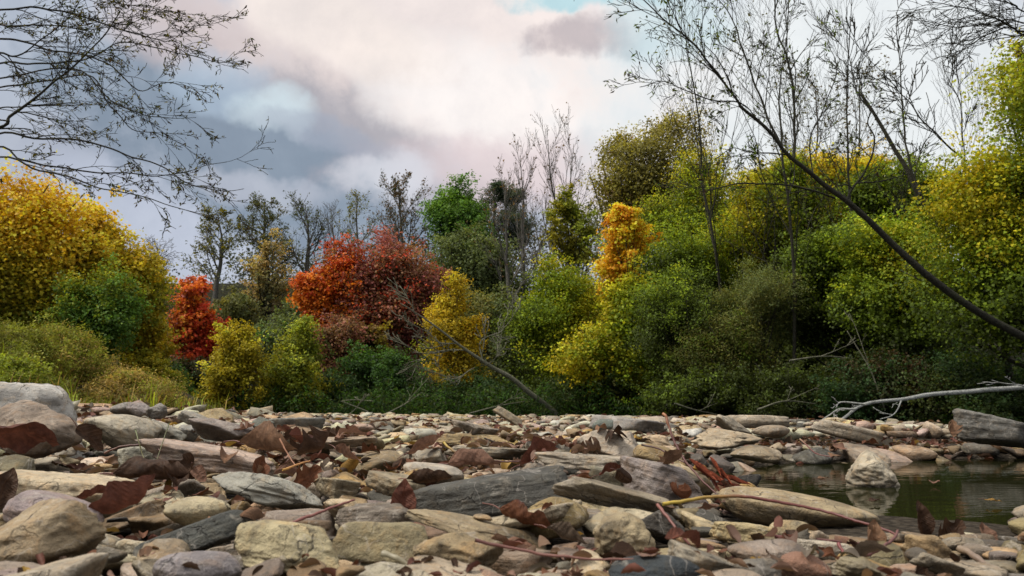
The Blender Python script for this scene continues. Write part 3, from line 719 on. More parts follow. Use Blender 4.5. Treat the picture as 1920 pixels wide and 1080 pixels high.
# label, centre px, length px, distance, yaw, pitch, roll, curl across, curl along, colour, kind
KL = [
 ('large red brown leaf arched over a dark hollow against the granite boulder', 55, 806, 150, 1.5, 8, 0, -38, -1.0, -.7, 'red brown', 'oval'),
 ('dark brown leaf standing on edge beside the granite boulder', 166, 824, 74, 1.62, 60, 40, 70, .5, .3, 'dark brown', 'oval'),
 ('broad brown curled leaf leaning on the long cream slab', 236, 946, 150, 1.08, 30, -32, -30, .7, .4, 'red brown', 'oval'),
 ('small red leaf tip lying across the long cream slab', 172, 928, 62, 1.17, 35, -25, -20, .6, .2, 'red brown', 'oval'),
 ('long dark rolled leaf behind the long cream slab', 290, 893, 150, 1.4, 5, 3, -60, 1.9, .2, 'dark brown', 'oval'),
 ('dark ragged leaf standing up in front of the long pinkish slab', 345, 884, 74, 1.42, 70, -60, 20, .8, .4, 'dark brown', 'lobed'),
 ('pale pink brown leaf folded beside the dark ragged leaf', 376, 892, 50, 1.40, -40, 30, 40, .9, .3, 'pinkish brown', 'oval'),
 ('rusty leaf propped against the right tip of the long pinkish slab', 486, 880, 58, 1.5, 100, -50, 25, .5, .3, 'rusty', 'oval'),
 ('crumpled rusty leaf below the leaf heap left of centre', 575, 898, 70, 1.4, 50, -30, 50, .9, .5, 'rusty', 'lobed'),
 ('reddish pointed leaf standing upright before the long dark slate', 757, 940, 84, 1.10, 85, -78, 10, .6, .2, 'red brown', 'oval'),
 ('orange brown boat shaped leaf under the ochre stone', 984, 990, 128, 1.0, -18, 16, -35, 1.1, .5, 'rusty', 'oval'),
 ('pink brown leaf lying right of the tan flat stones in mid ground', 800, 838, 74, 1.95, 25, -25, -35, .5, .3, 'pinkish brown', 'oval'),
 ('dark curled leaf with a red point in front of the whitish dome', 806, 906, 92, 1.40, 10, 0, -50, 1.2, .5, 'dark brown', 'oval'),
 ('long red brown leaf slanting up behind the flat pale slab', 1010, 853, 92, 1.85, 35, -22, -30, .5, .1, 'red brown', 'oval'),
 ('rolled pink brown leaf lying behind the long dark slate', 890, 873, 100, 1.62, 4, 2, -50, 1.6, .2, 'pinkish brown', 'oval'),
 ('dark curled leaf arched on the left end of the large lilac stone', 1178, 900, 74, 1.33, 60, 20, -60, 1.4, .9, 'dark brown', 'oval'),
 ('small red brown leaf above the dark curled leaf on the lilac stone', 1146, 884, 50, 1.45, 10, -15, -30, .4, .3, 'red brown', 'oval'),
 ('large pale brown crumpled leaf right of the whitish flat stone', 1634, 1018, 96, .95, 60, -45, 30, 1.3, .7, 'tan brown', 'oval'),
 ('black brown pointed leaf standing up in the near pool', 1726, 976, 72, 1.12, 80, -80, 15, .9, .2, 'dark brown', 'oval'),
 ('round dark leaf standing in the near pool shallows', 1780, 1002, 76, 1.06, 20, -35, 60, .7, .5, 'dark brown', 'lobed'),
 ('pinkish leaf standing on edge near the right bottom corner', 1846, 1008, 60, 1.04, 75, -60, 25, .7, .3, 'pinkish brown', 'oval'),
 ('dark leaf folded at the left edge above the lilac stone', 6, 920, 90, 1.15, 80, -60, 40, .8, .3, 'dark brown', 'oval'),
 ('brown leaf under the lumpy tan stone and the sloping tan slab', 1060, 1012, 90, .95, -20, 12, -35, .9, .4, 'grey brown', 'oval'),
 ('brown arched leaf bridging the brown heap right of the mauve wedge stone', 500, 842, 120, 1.75, -8, 4, -35, 1.2, .3, 'tan brown', 'oval'),
 ('dark tent shaped leaf on top of the leaf heap left of centre', 600, 836, 90, 1.7, 30, -35, -40, .8, .6, 'dark brown', 'lobed'),
 ('lilac brown leaf lying on the right side of the leaf heap', 652, 856, 70, 1.65, -30, 20, -20, .4, .2, 'pinkish brown', 'oval'),
 ('bright rusty crinkled leaf beside the layered boulder', 1784, 806, 44, 2.75, 60, -50, 30, 1.0, .6, 'tan brown', 'lobed'),
 ('small tan leaf floating on the pool left of the rock', 1545, 898, 26, 2.21, 10, 0, 0, .2, .1, 'tan brown', 'oval'),
 ('small brown leaf floating on the pool right of the rock', 1752, 905, 30, 2.10, 60, 0, 0, .2, .1, 'pinkish brown', 'oval'),
 ('small yellowish leaf floating on the pool near the right edge', 1862, 940, 30, 1.69, -20, 0, 0, .2, .1, 'yellow brown', 'oval'),
 ('small dark leaf floating on the pool beyond the large tan boulder', 1640, 938, 28, 1.71, 30, 0, 0, .2, .1, 'dark brown', 'oval'),
 ('yellow brown leaf floating by the far pool shore', 1632, 831, 34, 2.8, 10, 0, -10, .4, .2, 'rusty', 'oval'),
]
def leaf_obj(me, loc, yaw, pitch, roll, col):
    o = obj('fallen_leaf', me, None, loc)
    o.rotation_euler = (Matrix.Rotation(R(yaw), 3, 'Z') @ Matrix.Rotation(R(pitch), 3, 'Y') @ Matrix.Rotation(R(roll), 3, 'X')).to_euler()
    o.color = (*[float(q) for q in col], 1)
    return o

for i, (lab, px, py, ln, Y, yaw, pitch, roll, cc1, cl1, cn_, kind) in enumerate(KL):
    Lw = ln / F * Y * .98
    o = leaf_obj(leaf_mesh((Lw, .62 if kind == 'oval' else .7, kind, cc1 * 1.35, cl1, .12, 300 + i, 31, 15)), P(px, py, Y), yaw, pitch, roll, LC[cn_])
    tag(o, lab, 'leaf', 'dry leaves lying on the stones')
    x0 = -Lw / 2 * .97; e = leaf_shape(Lw, .62 if kind == 'oval' else .7, kind, cc1 * 1.35, cl1, .12, 300 + i, 31, 15)[0][:15].mean(0)
    st = spline([e, e + np.array([-.12, .02, .03]) * Lw, e + np.array([-.30, .06, .02]) * Lw], 7)
    v, f = tubes([(st, np.linspace(.012, .009, 7) * Lw)], 5)
    obj('stalk', mesh('stalk', v, f, M_STALK, np.tile((.14, .05, .035), (len(v), 1)), True), o)

CL = [(600, 840, 75, 20, 120), (470, 836, 70, 12, 16), (440, 850, 80, 16, 12), (250, 868, 90, 16, 16), (540, 905, 60, 16, 8), (330, 942, 50, 18, 10), (1000, 803, 100, 11, 24),
      (1130, 842, 60, 16, 16), (940, 892, 120, 18, 8), (1310, 884, 50, 22, 14), (1500, 822, 90, 10, 18), (1784, 814, 26, 12, 26), (1720, 832, 110, 10, 16),
      (1000, 990, 90, 22, 6), (1300, 1010, 100, 22, 8), (1650, 1030, 80, 18, 9), (660, 802, 110, 9, 16), (1250, 804, 120, 9, 12), (90, 850, 60, 18, 8),
      (760, 860, 60, 18, 12), (300, 815, 60, 14, 6), (860, 836, 150, 12, 14), (1480, 845, 60, 8, 10), (1180, 1000, 160, 40, 8), (450, 990, 200, 40, 12), (1100, 870, 200, 20, 8)]
leaf_protos = []
for k in range(16):
    r_ = np.random.default_rng(700 + k); kd = 'lobed' if k % 3 == 2 else 'oval'
    leaf_protos.append((leaf_mesh((1.0, r_.uniform(.5, .72), kd, r_.uniform(.8, 2.3) * r_.choice([1, 1, -1]), r_.uniform(-.8, 1.0), .10, 800 + k)), kd))
r_ = np.random.default_rng(77); ritems = []; far_leaves = []
lcn = list(LC); lcw = [.22, .17, .20, .17, .09, .11, .04]
for (cx, cy, sx, sy, n) in CL:
    for _ in range(n):
        px, py = r_.normal(cx, sx), max(778, r_.normal(cy, sy))
        if py > 1090: continue
        d = ray(px, py); t = (.02 - EYE) / d[2]; x, y = d[0] * t, d[1] * t
        if float(sdist(x, y)) < -.05 or y > 9: continue
        size = float(np.clip(r_.normal(.052, .016), .025, .085))
        if y < 1.3: size *= .68
        cn_ = r_.choice(lcn, p=lcw)
        z = ztop(x, y) + size * .08
        if z < WATER_Z: z = WATER_Z + .004
        if cx == 600: z += abs(r_.normal(0, .014)); size *= 1.35
        if z > .10: continue
        k = int(r_.integers(16))
        col = np.array(LC[cn_]) * r_.uniform(.7, 1.3)
        ritems.append(dict(px=px, py=py, y=y, loc=(x, y, z), size=size, k=k, cn=cn_, col=col,
                           rot=(r_.uniform(0, 360), r_.normal(0, 15), r_.normal(0, 20) + (180 if r_.random() < .4 else 0))))
ritems.sort(key=lambda q: -q['size'] / q['y'])
lim = 300 - len(KL)
lab = []
for q in ritems[:lim]:
    kd = 'lobed' if leaf_protos[q['k']][1] == 'lobed' else 'oval'
    sz = 'small' if q['size'] / q['y'] < .03 else 'large'
    cnm = q['cn'].replace(' ', '-'); lab.append((q, f"{sz} {cnm} {kd} leaf", near_mark(q['px'], q['py'], q['y'])))
unique_labels(lab)
for q in ritems[:lim]:
    o = leaf_obj(leaf_protos[q['k']][0], q['loc'], *q['rot'], q['col']); o.scale = (q['size'],) * 3
    tag(o, q['label'], 'leaf', 'dry leaves lying on the stones')
# crumbled litter that fills the gaps between the stones
V, Fa, Co, n = [], [], [], 0
lp = [leaf_shape(1, .6, 'oval', c_, l_, .08, 60 + i, 13, 7)[:2] for i, (c_, l_) in enumerate([(1.4, .3), (-1.2, .6), (2.0, .1), (.8, -.7)])]
for i in range(15000):
    y = .5 + 8.5 * r_.random() ** 1.35; x = r_.uniform(-.75, .75) * (y + .3)
    if pnoise(np.array([[x * 1.3 + 9, y * 1.3, 3.0]]))[0] + .25 * (x < .2) < .0 and r_.random() < .75: continue
    if float(sdist(x, y)) < .0: continue
    hf = field(y); zz = ztop(x, y)
    size = r_.uniform(.018, .06) * min(1, .2 + .33 * y)
    if y < 1.5 and (r_.random() < .5 or x > .35): continue
    if zz > hf.base(x, y) + (.085 if y > 1.7 else .045): continue
    v, f = lp[i % 4]
    M = np.array((Matrix.Rotation(r_.uniform(0, 6.28), 3, 'Z') @ Matrix.Rotation(r_.normal(0, .28), 3, 'Y') @ Matrix.Rotation(r_.normal(0, .34), 3, 'X')))
    V.append(v * size @ M.T + np.array([x, y, zz + size * .05])); Fa.append(f + n); n += len(v)
    Co.append(np.tile(np.array(LC[r_.choice(lcn, p=lcw)]) * r_.uniform(.45, 1.25), (len(v), 1)))
tag(obj('leaf_litter', mesh('leaf_litter', np.concatenate(V), np.concatenate(Fa), M_DRYS, np.concatenate(Co), True)),
    'scattered scraps of dead leaves between the stones', 'leaf litter', None, 'stuff')

# ================================================================== stalks and twigs lying about
TW = [  # name, label, path (px, py, Y), radius in m, colour start, colour end
 ('leaf_stalk', 'arching red brown stalk with yellow tip across the large tan boulder', [(1243, 946, 1.12), (1290, 938, 1.12), (1345, 931, 1.12), (1400, 932, 1.11), (1470, 943, 1.10), (1540, 957, 1.08), (1600, 975, 1.05), (1650, 990, 1.02), (1682, 1003, 1.0)], .0026, (.45, .33, .04), (.13, .035, .028)),
 ('leaf_stalk', 'dark red stalk with yellow head across the patched stone', [(832, 829, 1.95), (842, 840, 1.93), (866, 852, 1.9), (900, 861, 1.88), (940, 865, 1.87), (976, 866, 1.86)], .0030, (.5, .36, .06), (.09, .03, .022)),
 ('twig', 'long reddish stalk lying low in front of the blunt tan stone', [(890, 1012, .74), (930, 1022, .74), (1000, 1036, .74), (1060, 1044, .735), (1130, 1049, .735), (1215, 1050, .735)], .0017, (.11, .035, .028), (.19, .08, .06)),
 ('leaf_stalk', 'straight pink stalk hanging beside the dark wet stone', [(1232, 946, 1.02), (1250, 968, 1.0), (1270, 994, .98), (1294, 1022, .97)], .0024, (.22, .075, .055), (.18, .065, .05)),
 ('twig', 'red brown stalk slanting up to the right before the cream sloping stone', [(528, 988, .98), (570, 972, 1.0), (620, 953, 1.02), (664, 938, 1.04)], .0024, (.16, .05, .04), (.20, .07, .055)),
 ('twig', 'upright bent twig with hooked orange tip right of centre', [(1243, 776, 1.5), (1250, 786, 1.49), (1262, 822, 1.47), (1284, 862, 1.44), (1316, 900, 1.4), (1352, 934, 1.36)], .0028, (.36, .15, .05), (.10, .03, .022)),
 ('twig', 'thin curved twig arching over the pale green stone', [(196, 850, 1.6), (225, 838, 1.6), (262, 834, 1.6), (288, 838, 1.58), (302, 846, 1.56)], .0022, (.20, .09, .05), (.10, .04, .03)),
 ('twig', 'dark horizontal twig behind the long pinkish slab', [(288, 831, 1.9), (330, 829, 1.9), (378, 836, 1.88), (430, 842, 1.86)], .0028, (.08, .03, .025), (.06, .028, .022)),
 ('twig', 'short pale twig lying in front of the olive oblong stone', [(718, 1038, .76), (742, 1046, .755), (772, 1062, .75)], .0032, (.30, .27, .18), (.26, .23, .15)),
 ('twig', 'thick brown twig poking up at the bottom right corner', [(1800, 1028, .9), (1824, 1042, .88), (1862, 1066, .85), (1884, 1080, .84)], .0042, (.24, .18, .12), (.2, .14, .1)),
 ('leaf_stalk', 'dark red stalk running before the cream cobble', [(1452, 1006, .96), (1520, 1011, .95), (1590, 1017, .94), (1640, 1020, .93)], .0022, (.12, .03, .028), (.11, .035, .03)),
 ('leaf_stalk', 'red stalk hanging down beside the crumpled pale brown leaf', [(1572, 1018, .9), (1580, 1034, .89), (1578, 1052, .88)], .0022, (.2, .04, .04), (.16, .04, .035)),
 ('leaf_stalk', 'thin orange stalk standing out of the leaf heap left of centre', [(524, 822, 1.62), (532, 838, 1.61), (542, 855, 1.6), (554, 874, 1.58)], .0018, (.34, .15, .07), (.34, .15, .08)),
 ('twig', 'yellow orange straw across the leaf heap left of centre', [(530, 881, 1.5), (556, 872, 1.52), (582, 864, 1.54)], .0024, (.5, .27, .06), (.42, .2, .06)),
 ('twig', 'thin dark twig along the ochre bar', [(908, 822, 2.6), (926, 828, 2.6), (950, 836, 2.58), (968, 842, 2.56)], .003, (.05, .03, .022), (.05, .03, .022)),
 ('twig', 'thin dark twig over the ochre sloping stone', [(1203, 834, 1.8), (1230, 840, 1.78), (1252, 850, 1.76), (1300, 876, 1.7), (1340, 898, 1.65)], .0022, (.06, .03, .022), (.09, .035, .025)),
 ('grass_stem', 'green grass stem bent over the pale green stone', [(254, 806, 1.58), (260, 828, 1.56), (267, 852, 1.55), (277, 882, 1.52)], .0014, (.10, .13, .03), (.12, .11, .03)),
 ('grass_stem', 'thin green grass blade leaning right of the bent stem', [(318, 792, 1.6), (308, 820, 1.58), (298, 850, 1.55), (290, 876, 1.52)], .0011, (.10, .12, .04), (.1, .1, .03)),
 ('twig', 'dark brown looped twig in the right bottom leaf heap', [(1560, 1080, .78), (1590, 1052, .84), (1640, 1034, .88), (1676, 1010, .92), (1684, 996, .94)], .0026, (.07, .03, .025), (.14, .05, .04)),
 ('twig', 'forked thin stalk bent above the tilted pale slab', [(1500, 823, 3.0), (1512, 834, 2.9), (1530, 850, 2.75), (1560, 857, 2.7)], .0028, (.34, .22, .13), (.16, .05, .04)),
]
for (nm, label, path, rad, c0, c1) in TW:
    pts = spline([P(*p) for p in path], 8 * len(path)); k = len(pts)
    pts = pts + np.stack([pnoise(pts * 90 + 3), pnoise(pts * 90 + 30), pnoise(pts * 90 + 60)], 1) * rad * .45
    pr = rad * (1 - .45 * np.linspace(0, 1, k)) * (1 + .18 * pnoise(pts * 160))
    v, f = tubes([(pts, pr)], 7)
    tt = np.repeat(np.clip(np.linspace(0, 1, k) * 2.6, 0, 1), 7)[:, None]
    cols = np.array(c0) * (1 - tt) + np.array(c1) * tt
    tag(obj(nm, mesh(nm, v, f, M_STALK, cols, True)), label, nm.replace('_', ' '))
# sheaf of red needles / stalks right of centre
NE = [[(1330, 858), (1352, 896)], [(1336, 872), (1372, 912)], [(1290, 862), (1345, 906)], [(1300, 880), (1370, 916)], [(1350, 896), (1410, 912)], [(1345, 905), (1400, 930)],
      [(1352, 880), (1358, 925)], [(1322, 884), (1352, 930)], [(1340, 910), (1420, 924)]]
for i, pp in enumerate(NE):
    a, b_ = P(*pp[0], 1.36), P(*pp[1], 1.3)
    q = leaf_mesh((float(np.linalg.norm(a - b_)) * 1.0, .075, 'oval', 1.2, .15, .03, 500 + i, 19, 7))
    d_ = Vector(b_ - a).normalized()
    o = obj('fallen_leaf', q, None, (a + b_) / 2)
    o.rotation_euler = (d_.to_track_quat('X', 'Z')).to_euler(); o.color = (.30 - .015 * i, .085 - .003 * i, .045, 1)
    ordn = ['first', 'second', 'third', 'fourth', 'fifth', 'sixth', 'seventh', 'eighth', 'ninth']
    rank = sorted(range(len(NE)), key=lambda k: NE[k][0][0] + NE[k][1][0]).index(i)
    tag(o, f'narrow orange-red leaf, {ordn[rank]} from left in the sheaf left of the pool', 'leaf', 'narrow orange red leaves in a sheaf')
# ================================================================== trees
HEXL = np.array([(-.5, 0), (-.15, .30), (.18, .27), (.5, 0), (.18, -.27), (-.15, -.30)])
DIA = np.array([(-.5, 0), (-.05, .33), (.5, 0), (-.05, -.33)])
NARROW = np.array([(-.5, 0), (-.1, .14), (.5, 0), (-.1, -.14)])
STAR = np.array([(-.5, 0), (-.22, .28), (-.28, .5), (.02, .32), (.22, .42), (.2, .17), (.52, 0), (.2, -.17), (.22, -.42), (.02, -.32), (-.28, -.5), (-.22, -.28)])

def leaves(cen, nor, size, cols, shape, r_):
    n = len(cen); k = len(shape)
    nor = nor / (np.linalg.norm(nor, axis=1)[:, None] + 1e-9)
    t = r_.normal(size=(n, 3)); t[:, 2] -= .5
    t -= (t * nor).sum(1)[:, None] * nor; t /= np.linalg.norm(t, axis=1)[:, None] + 1e-9
    b = np.cross(nor, t)
    fold = np.abs(shape[:, 1]) * .45 - .25 * shape[:, 0] ** 2
    v = cen[:, None, :] + size[:, None, None] * (t[:, None, :] * shape[None, :, :1] + b[:, None, :] * shape[None, :, 1:2] + nor[:, None, :] * fold[None, :, None])
    return v.reshape(-1, 3), np.arange(n * k).reshape(n, k), np.repeat(cols, k, axis=0)

def crown_points(lobes, n_cl, r_, fill=.5):
    """cluster centres through the volume of overlapping ellipsoids, denser to the outside"""
    vol = np.array([l[1][0] * l[1][2] for l in lobes]); pick = r_.choice(len(lobes), n_cl, p=vol / vol.sum())
    d = r_.normal(size=(n_cl, 3)); d /= np.linalg.norm(d, axis=1)[:, None]
    u = fill + (1 - fill) * r_.random(n_cl) ** .7
    c = np.array([lobes[i][0] for i in pick]); ra = np.array([lobes[i][1] for i in pick])
    wob = 1 + .2 * pnoise(d * 2.1 + pick[:, None] * 7.3 + r_.uniform(0, 50)) + .20 * pnoise(d * 5 + 3) + np.abs(r_.normal(0, .05, n_cl))
    ext = np.where(r_.random(n_cl) < .22, r_.uniform(1.05, 1.32, n_cl), 1.0)
    return c + d * ra * (u * wob * ext)[:, None] + r_.normal(0, .07, (n_cl, 3)) * ra, d, u * np.where(ext > 1, 1.1, 1)

def lobe_from_box(b, Y, depth=.8):
    x0, y0, x1, y1 = b
    c = P((x0 + x1) / 2, (y0 + y1) / 2, Y); rx = (x1 - x0) / 2 / F * Y; rz = (y1 - y0) / 2 / F * Y
    return (c, np.array([rx * .92, max(rx, .6 * rz) * depth, rz * .94]))

def leafy(name, label, cat, boxes, Y, pal, leaf=.085, dens=4.6, shape=DIA, seed=0, grow_=1.0, trunk=.06, base=None, cl=None, flat=.55, bark=None, group=None, bright=1.0, limbs=34, fill=.45, low_shade=.25, shift=0.):
    r_ = np.random.default_rng(1000 + seed)
    leaf *= .58 if Y < 14.5 else .66 if Y < 20.5 else .85
    boxes = [(b[0] - .15 * (b[2] - b[0]), b[1] - .03 * (b[3] - b[1]), b[2] + .15 * (b[2] - b[0]), b[3]) for b in boxes]
    lobes = []
    for b in boxes:                                  # a core with uneven boughs budding out of it
        c0, ra = lobe_from_box(b, Y); ra = ra * np.array([1.16, 1.1, 1.16]) * grow_
        lobes.append((c0, ra * .80))
        for _ in range(7):
            d_ = r_.normal(size=3); d_[2] = d_[2] * .9 + .15; d_ /= np.linalg.norm(d_)
            lobes.append((c0 + d_ * ra * r_.uniform(.45, .85), ra * r_.uniform(.28, .5) * np.array([1.1, 1.1, .9])))
    area = sum((b[2] - b[0]) * (b[3] - b[1]) for b in boxes) * .78
    lp = leaf * F / Y; sa = .5 * lp * lp * (.66 if shape is DIA else .55 if shape is HEXL else .28 if shape is NARROW else .5) * .75
    N = int(dens * area / sa); N = min(N, 64000)
    csz = .115 * np.sqrt(area) / F * Y if cl is None else cl
    csz = float(np.clip(csz, .12, .5))
    ncl = int(np.clip(N / 55, 30, 640))
    cc, dd, uu = crown_points(lobes, int(ncl * 1.5), r_, fill)
    dens_ = pnoise(cc * (2.4 / (csz * 8)) + seed * 3.1) + r_.normal(0, .15, len(cc))
    kk = np.argsort(-dens_)[:ncl]; cc, dd, uu = cc[kk], dd[kk], uu[kk]          # gaps between the boughs
    gz = ground(cc[:, 0], cc[:, 1]); cc[:, 2] = np.maximum(cc[:, 2], gz + .08)
    which = r_.integers(0, ncl, N); ctr_x = lobes[0][0][0]
    # every clump is a spray of leaves strung along a twig that runs out from a limb
    ctr0 = np.mean([l[0] for l in lobes[::8]], 0); R0 = np.mean([l[1] for l in lobes[::8]], 0)
    axis_z = np.clip(cc[:, 2] - .5 * np.hypot(cc[:, 0] - ctr0[0], cc[:, 1] - ctr0[1]) - .2 * R0[2], ground(ctr0[0], ctr0[1]) + .1, None)
    axp = np.stack([ctr0[0] + .55 * (cc[:, 0] - ctr0[0]) * .5, ctr0[1] + .55 * (cc[:, 1] - ctr0[1]) * .5, axis_z], 1)
    run = cc - axp; rl = np.linalg.norm(run, axis=1) + 1e-6
    sl = np.minimum(rl * .8, r_.uniform(.75, 1.6, ncl) * csz * 3.2)
    anc = cc - run / rl[:, None] * sl[:, None]
    s_ = r_.beta(1.7, 1.15, N); wd = (csz * r_.uniform(.30, .62, ncl))[which] * (.35 + .65 * np.sin(np.pi * np.clip(s_ * .95, 0, 1)))
    pos = anc[which] + run[which] / rl[which][:, None] * (sl[which] * s_)[:, None]
    pos[:, 2] -= (.16 * sl[which] * s_ ** 2)
    off = r_.normal(size=(N, 3)) * np.array([1, 1, flat]) * wd[:, None]
    inn = r_.random(N) < .10
    pos = np.where(inn[:, None], ctr0 + (cc[which] - ctr0) * r_.uniform(.3, .8, N)[:, None] + off * 1.5, pos + off)
    nor = np.array([0, -.15, .55]) + r_.normal(size=(N, 3)) * .55 + dd[which] * .45
    # colour: drifts through the crown, varies by clump and by leaf, with shade painted in: darker inside and low down
    cols_p = np.array([p[0] for p in pal]); wts = np.cumsum([p[1] for p in pal]); wts = wts / wts[-1]
    drift = .5 + .45 * pnoise(cc * .6 + seed) + .4 * pnoise(cc * .35) + r_.normal(0, .16, ncl)
    zt = np.array([l[0][2] + l[1][2] for l in lobes[::8]]).max(); zb = np.array([l[0][2] - l[1][2] for l in lobes[::8]]).min()
    q = drift[which] + r_.normal(0, .10, N)
    ci = np.clip(np.searchsorted(wts, np.clip(q, 0, .999)), 0, len(pal) - 1)
    pc = np.array([p[1] for p in pal], float); pc = (np.cumsum(pc) - pc / 2) / pc.sum(); qq = np.clip(q, 0, 1)
    if pal is RIGHT or pal is LEFT:           # neighbouring crowns run into one another: hue and the right bank's painted shade follow height and slow drifts
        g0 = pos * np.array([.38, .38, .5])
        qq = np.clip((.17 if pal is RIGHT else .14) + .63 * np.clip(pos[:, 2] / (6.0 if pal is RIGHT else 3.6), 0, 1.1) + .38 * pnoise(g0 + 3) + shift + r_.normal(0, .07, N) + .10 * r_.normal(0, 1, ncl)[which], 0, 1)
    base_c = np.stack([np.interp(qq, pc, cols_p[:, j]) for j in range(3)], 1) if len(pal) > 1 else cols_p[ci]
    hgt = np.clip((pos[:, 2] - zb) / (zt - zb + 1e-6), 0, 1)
    br = (1.9 if pal is RIGHT else 1.8 if pal is LEFT else 1.55) * np.exp(r_.normal(0, .27, ncl))[which] * np.exp(r_.normal(0, .18, N)) * (.55 + .45 * uu[which]) * (1 - low_shade + low_shade * 1.5 * hgt) * bright
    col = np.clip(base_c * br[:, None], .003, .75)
    hz = float(np.clip((Y - 20) / 60, 0, .3)) * (.25 if 'round topped' in label else 1.); col = col * (1 - hz) + np.array([.17, .185, .20]) * hz  # distance haze mixed into the leaf colour
    size = leaf * r_.uniform(.65, 1.3, N)
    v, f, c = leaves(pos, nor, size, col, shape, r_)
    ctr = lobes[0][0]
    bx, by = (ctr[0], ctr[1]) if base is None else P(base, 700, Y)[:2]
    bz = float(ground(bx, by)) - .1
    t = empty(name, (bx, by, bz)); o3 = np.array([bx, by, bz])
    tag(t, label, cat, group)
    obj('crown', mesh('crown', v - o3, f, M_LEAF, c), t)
    top = np.array([ctr[0], ctr[1], zb + (zt - zb) * .82]) - o3
    tr = spline([(0, 0, 0), top * .35 + r_.normal(0, .06, 3) * top[2] * .3, top * .7 + r_.normal(0, .05, 3) * top[2] * .3, top], 14)
    paths = [(tr, trunk * np.linspace(1.15, .22, 14))]
    for i in r_.choice(ncl, min(limbs, ncl), replace=False):
        e = cc[i] - o3; h = np.clip(e[2] / (top[2] + 1e-6) * r_.uniform(.35, .75), .05, .85)
        s = tr[int(h * 13)]; m = (s + e) / 2 + np.array([0, 0, -.08]) * np.linalg.norm(e - s) + r_.normal(0, .04, 3)
        paths.append((spline([s, m, e], 7), trunk * (.5 - .3 * h) * np.linspace(1, .25, 7)))
    v, f = tubes(paths, 5)
    obj('trunk', mesh('trunk', v, f, bark or M_BARK, None, True), t)
    return t

def norm(v): return v / (np.linalg.norm(v) + 1e-9)

def grow(paths, tips, p, d, Ln, r, lvl, cfg, r_):
    k = 6 if lvl == 0 else 5
    pts, dirs = [p], [d]
    for i in range(k):
        d = norm(d + r_.normal(0, cfg['wander'], 3) + np.array([0, 0, cfg['up']]))
        p = p + d * Ln / k; pts.append(p); dirs.append(d)
    rad = np.maximum(r * np.linspace(1, .42, k + 1), cfg['rmin'])
    paths.append((np.array(pts), rad))
    if lvl >= cfg['lv']:
        tips.append((np.array(pts), d)); return
    n = cfg['n'][lvl]
    for j in range(n):
        s = (j + r_.uniform(.1, .9)) / n * (1 - cfg['t0'][lvl]) + cfg['t0'][lvl]
        i = min(int(s * k), k - 1); q = pts[i] + (pts[i + 1] - pts[i]) * (s * k - i)
        side = r_.normal(size=3); side -= side @ dirs[i] * dirs[i]; side = norm(side)
        a = cfg['ang'] * r_.uniform(.65, 1.25)
        dn = norm(dirs[i] * math.cos(a) + side * math.sin(a))
        grow(paths, tips, q, dn, Ln * r_.uniform(.42, .68) * (1.15 - .5 * s), max(r * (1 - .55 * s) * .55, cfg['rmin']), lvl + 1, cfg, r_)

def tip_leaves(tips, per, leaf, pal, shape, r_, seed, spread=.03):
    pts = []
    for pp, d in tips:
        m = r_.poisson(per)
        if m: 
            s = r_.random(m) * (len(pp) - 1.001); i = s.astype(int); f = (s - i)[:, None]
            pts.append(pp[i] * (1 - f) + pp[i + 1] * f)
    if not pts: return None
    pos = np.concatenate(pts); pos = pos + r_.normal(0, spread, pos.shape); N = len(pos)
    wts = np.array([p[1] for p in pal]); ci = r_.choice(len(pal), N, p=wts / wts.sum())
    col = np.array([p[0] for p in pal])[ci] * np.exp(r_.normal(0, .25, N))[:, None]
    return leaves(pos, r_.normal(size=(N, 3)) + np.array([0, 0, .3]), leaf * r_.uniform(.6, 1.3, N), np.clip(col, .003, .7), shape, r_)

def bare(name, label, cat, bpx, tpx, tpy, Y, r, lv=3, n=(9, 6, 5), ang=.62, up=.10, wander=.10, pal=None, per=0, leaf=.08, seed=0, bark=None, lean=0, group=None, t0=(.25, .15, .1), shape=DIA):
    r_ = np.random.default_rng(2000 + seed)
    b = P(bpx, 700, Y); bz = float(ground(b[0], b[1])) - .1; tp = P(tpx, tpy, Y)
    o3 = np.array([b[0], b[1], bz]); e = tp - o3; Ln = np.linalg.norm(e)
    cfg = dict(wander=wander, up=up, rmin=Y / 804 * .13, lv=lv, n=n, ang=ang, t0=t0)
    paths, tips = [], []
    # leader follows the straight line to the seen top
    k = 14; ld = e[None, :] * np.linspace(0, 1, k)[:, None] + np.cumsum(r_.normal(0, .012 * Ln, (k, 3)), 0) * np.sin(np.linspace(0, np.pi, k))[:, None] * .6
    tr = [(ld, np.maximum(r * np.linspace(1.1, .12, k), cfg['rmin']))]
    for j in range(n[0]):
        s = t0[0] + (1 - t0[0]) * (j + r_.random()) / n[0]; q = ld[min(int(s * (k - 1)), k - 1)]
        az = r_.uniform(0, 2 * math.pi); a = ang * r_.uniform(.7, 1.3)
        dn = norm(e / Ln * math.cos(a) + np.array([math.cos(az), math.sin(az), 0]) * math.sin(a))
        grow(paths, tips, q, dn, Ln * r_.uniform(.24, .40) * (1.25 - .8 * s) * (1.25 if Y > 33 else 1), max(r * (1 - .8 * s) * .5, cfg['rmin']), 1, cfg, r_)
    t = empty(name, o3); tag(t, label, cat, group)
    v, f = tubes(tr, 7); obj('trunk', mesh('trunk', v, f, bark or M_BARK, None, True), t)
    v, f = tubes(paths, 3); obj('branches', mesh('branches', v, f, bark or M_BARK, None, True), t)
    if per:
        q = tip_leaves(tips, per, leaf, pal, shape, r_, seed, .05)
        if q: obj('leaves', mesh('leaves', q[0], q[1], M_LEAF, q[2]), t)
    return t

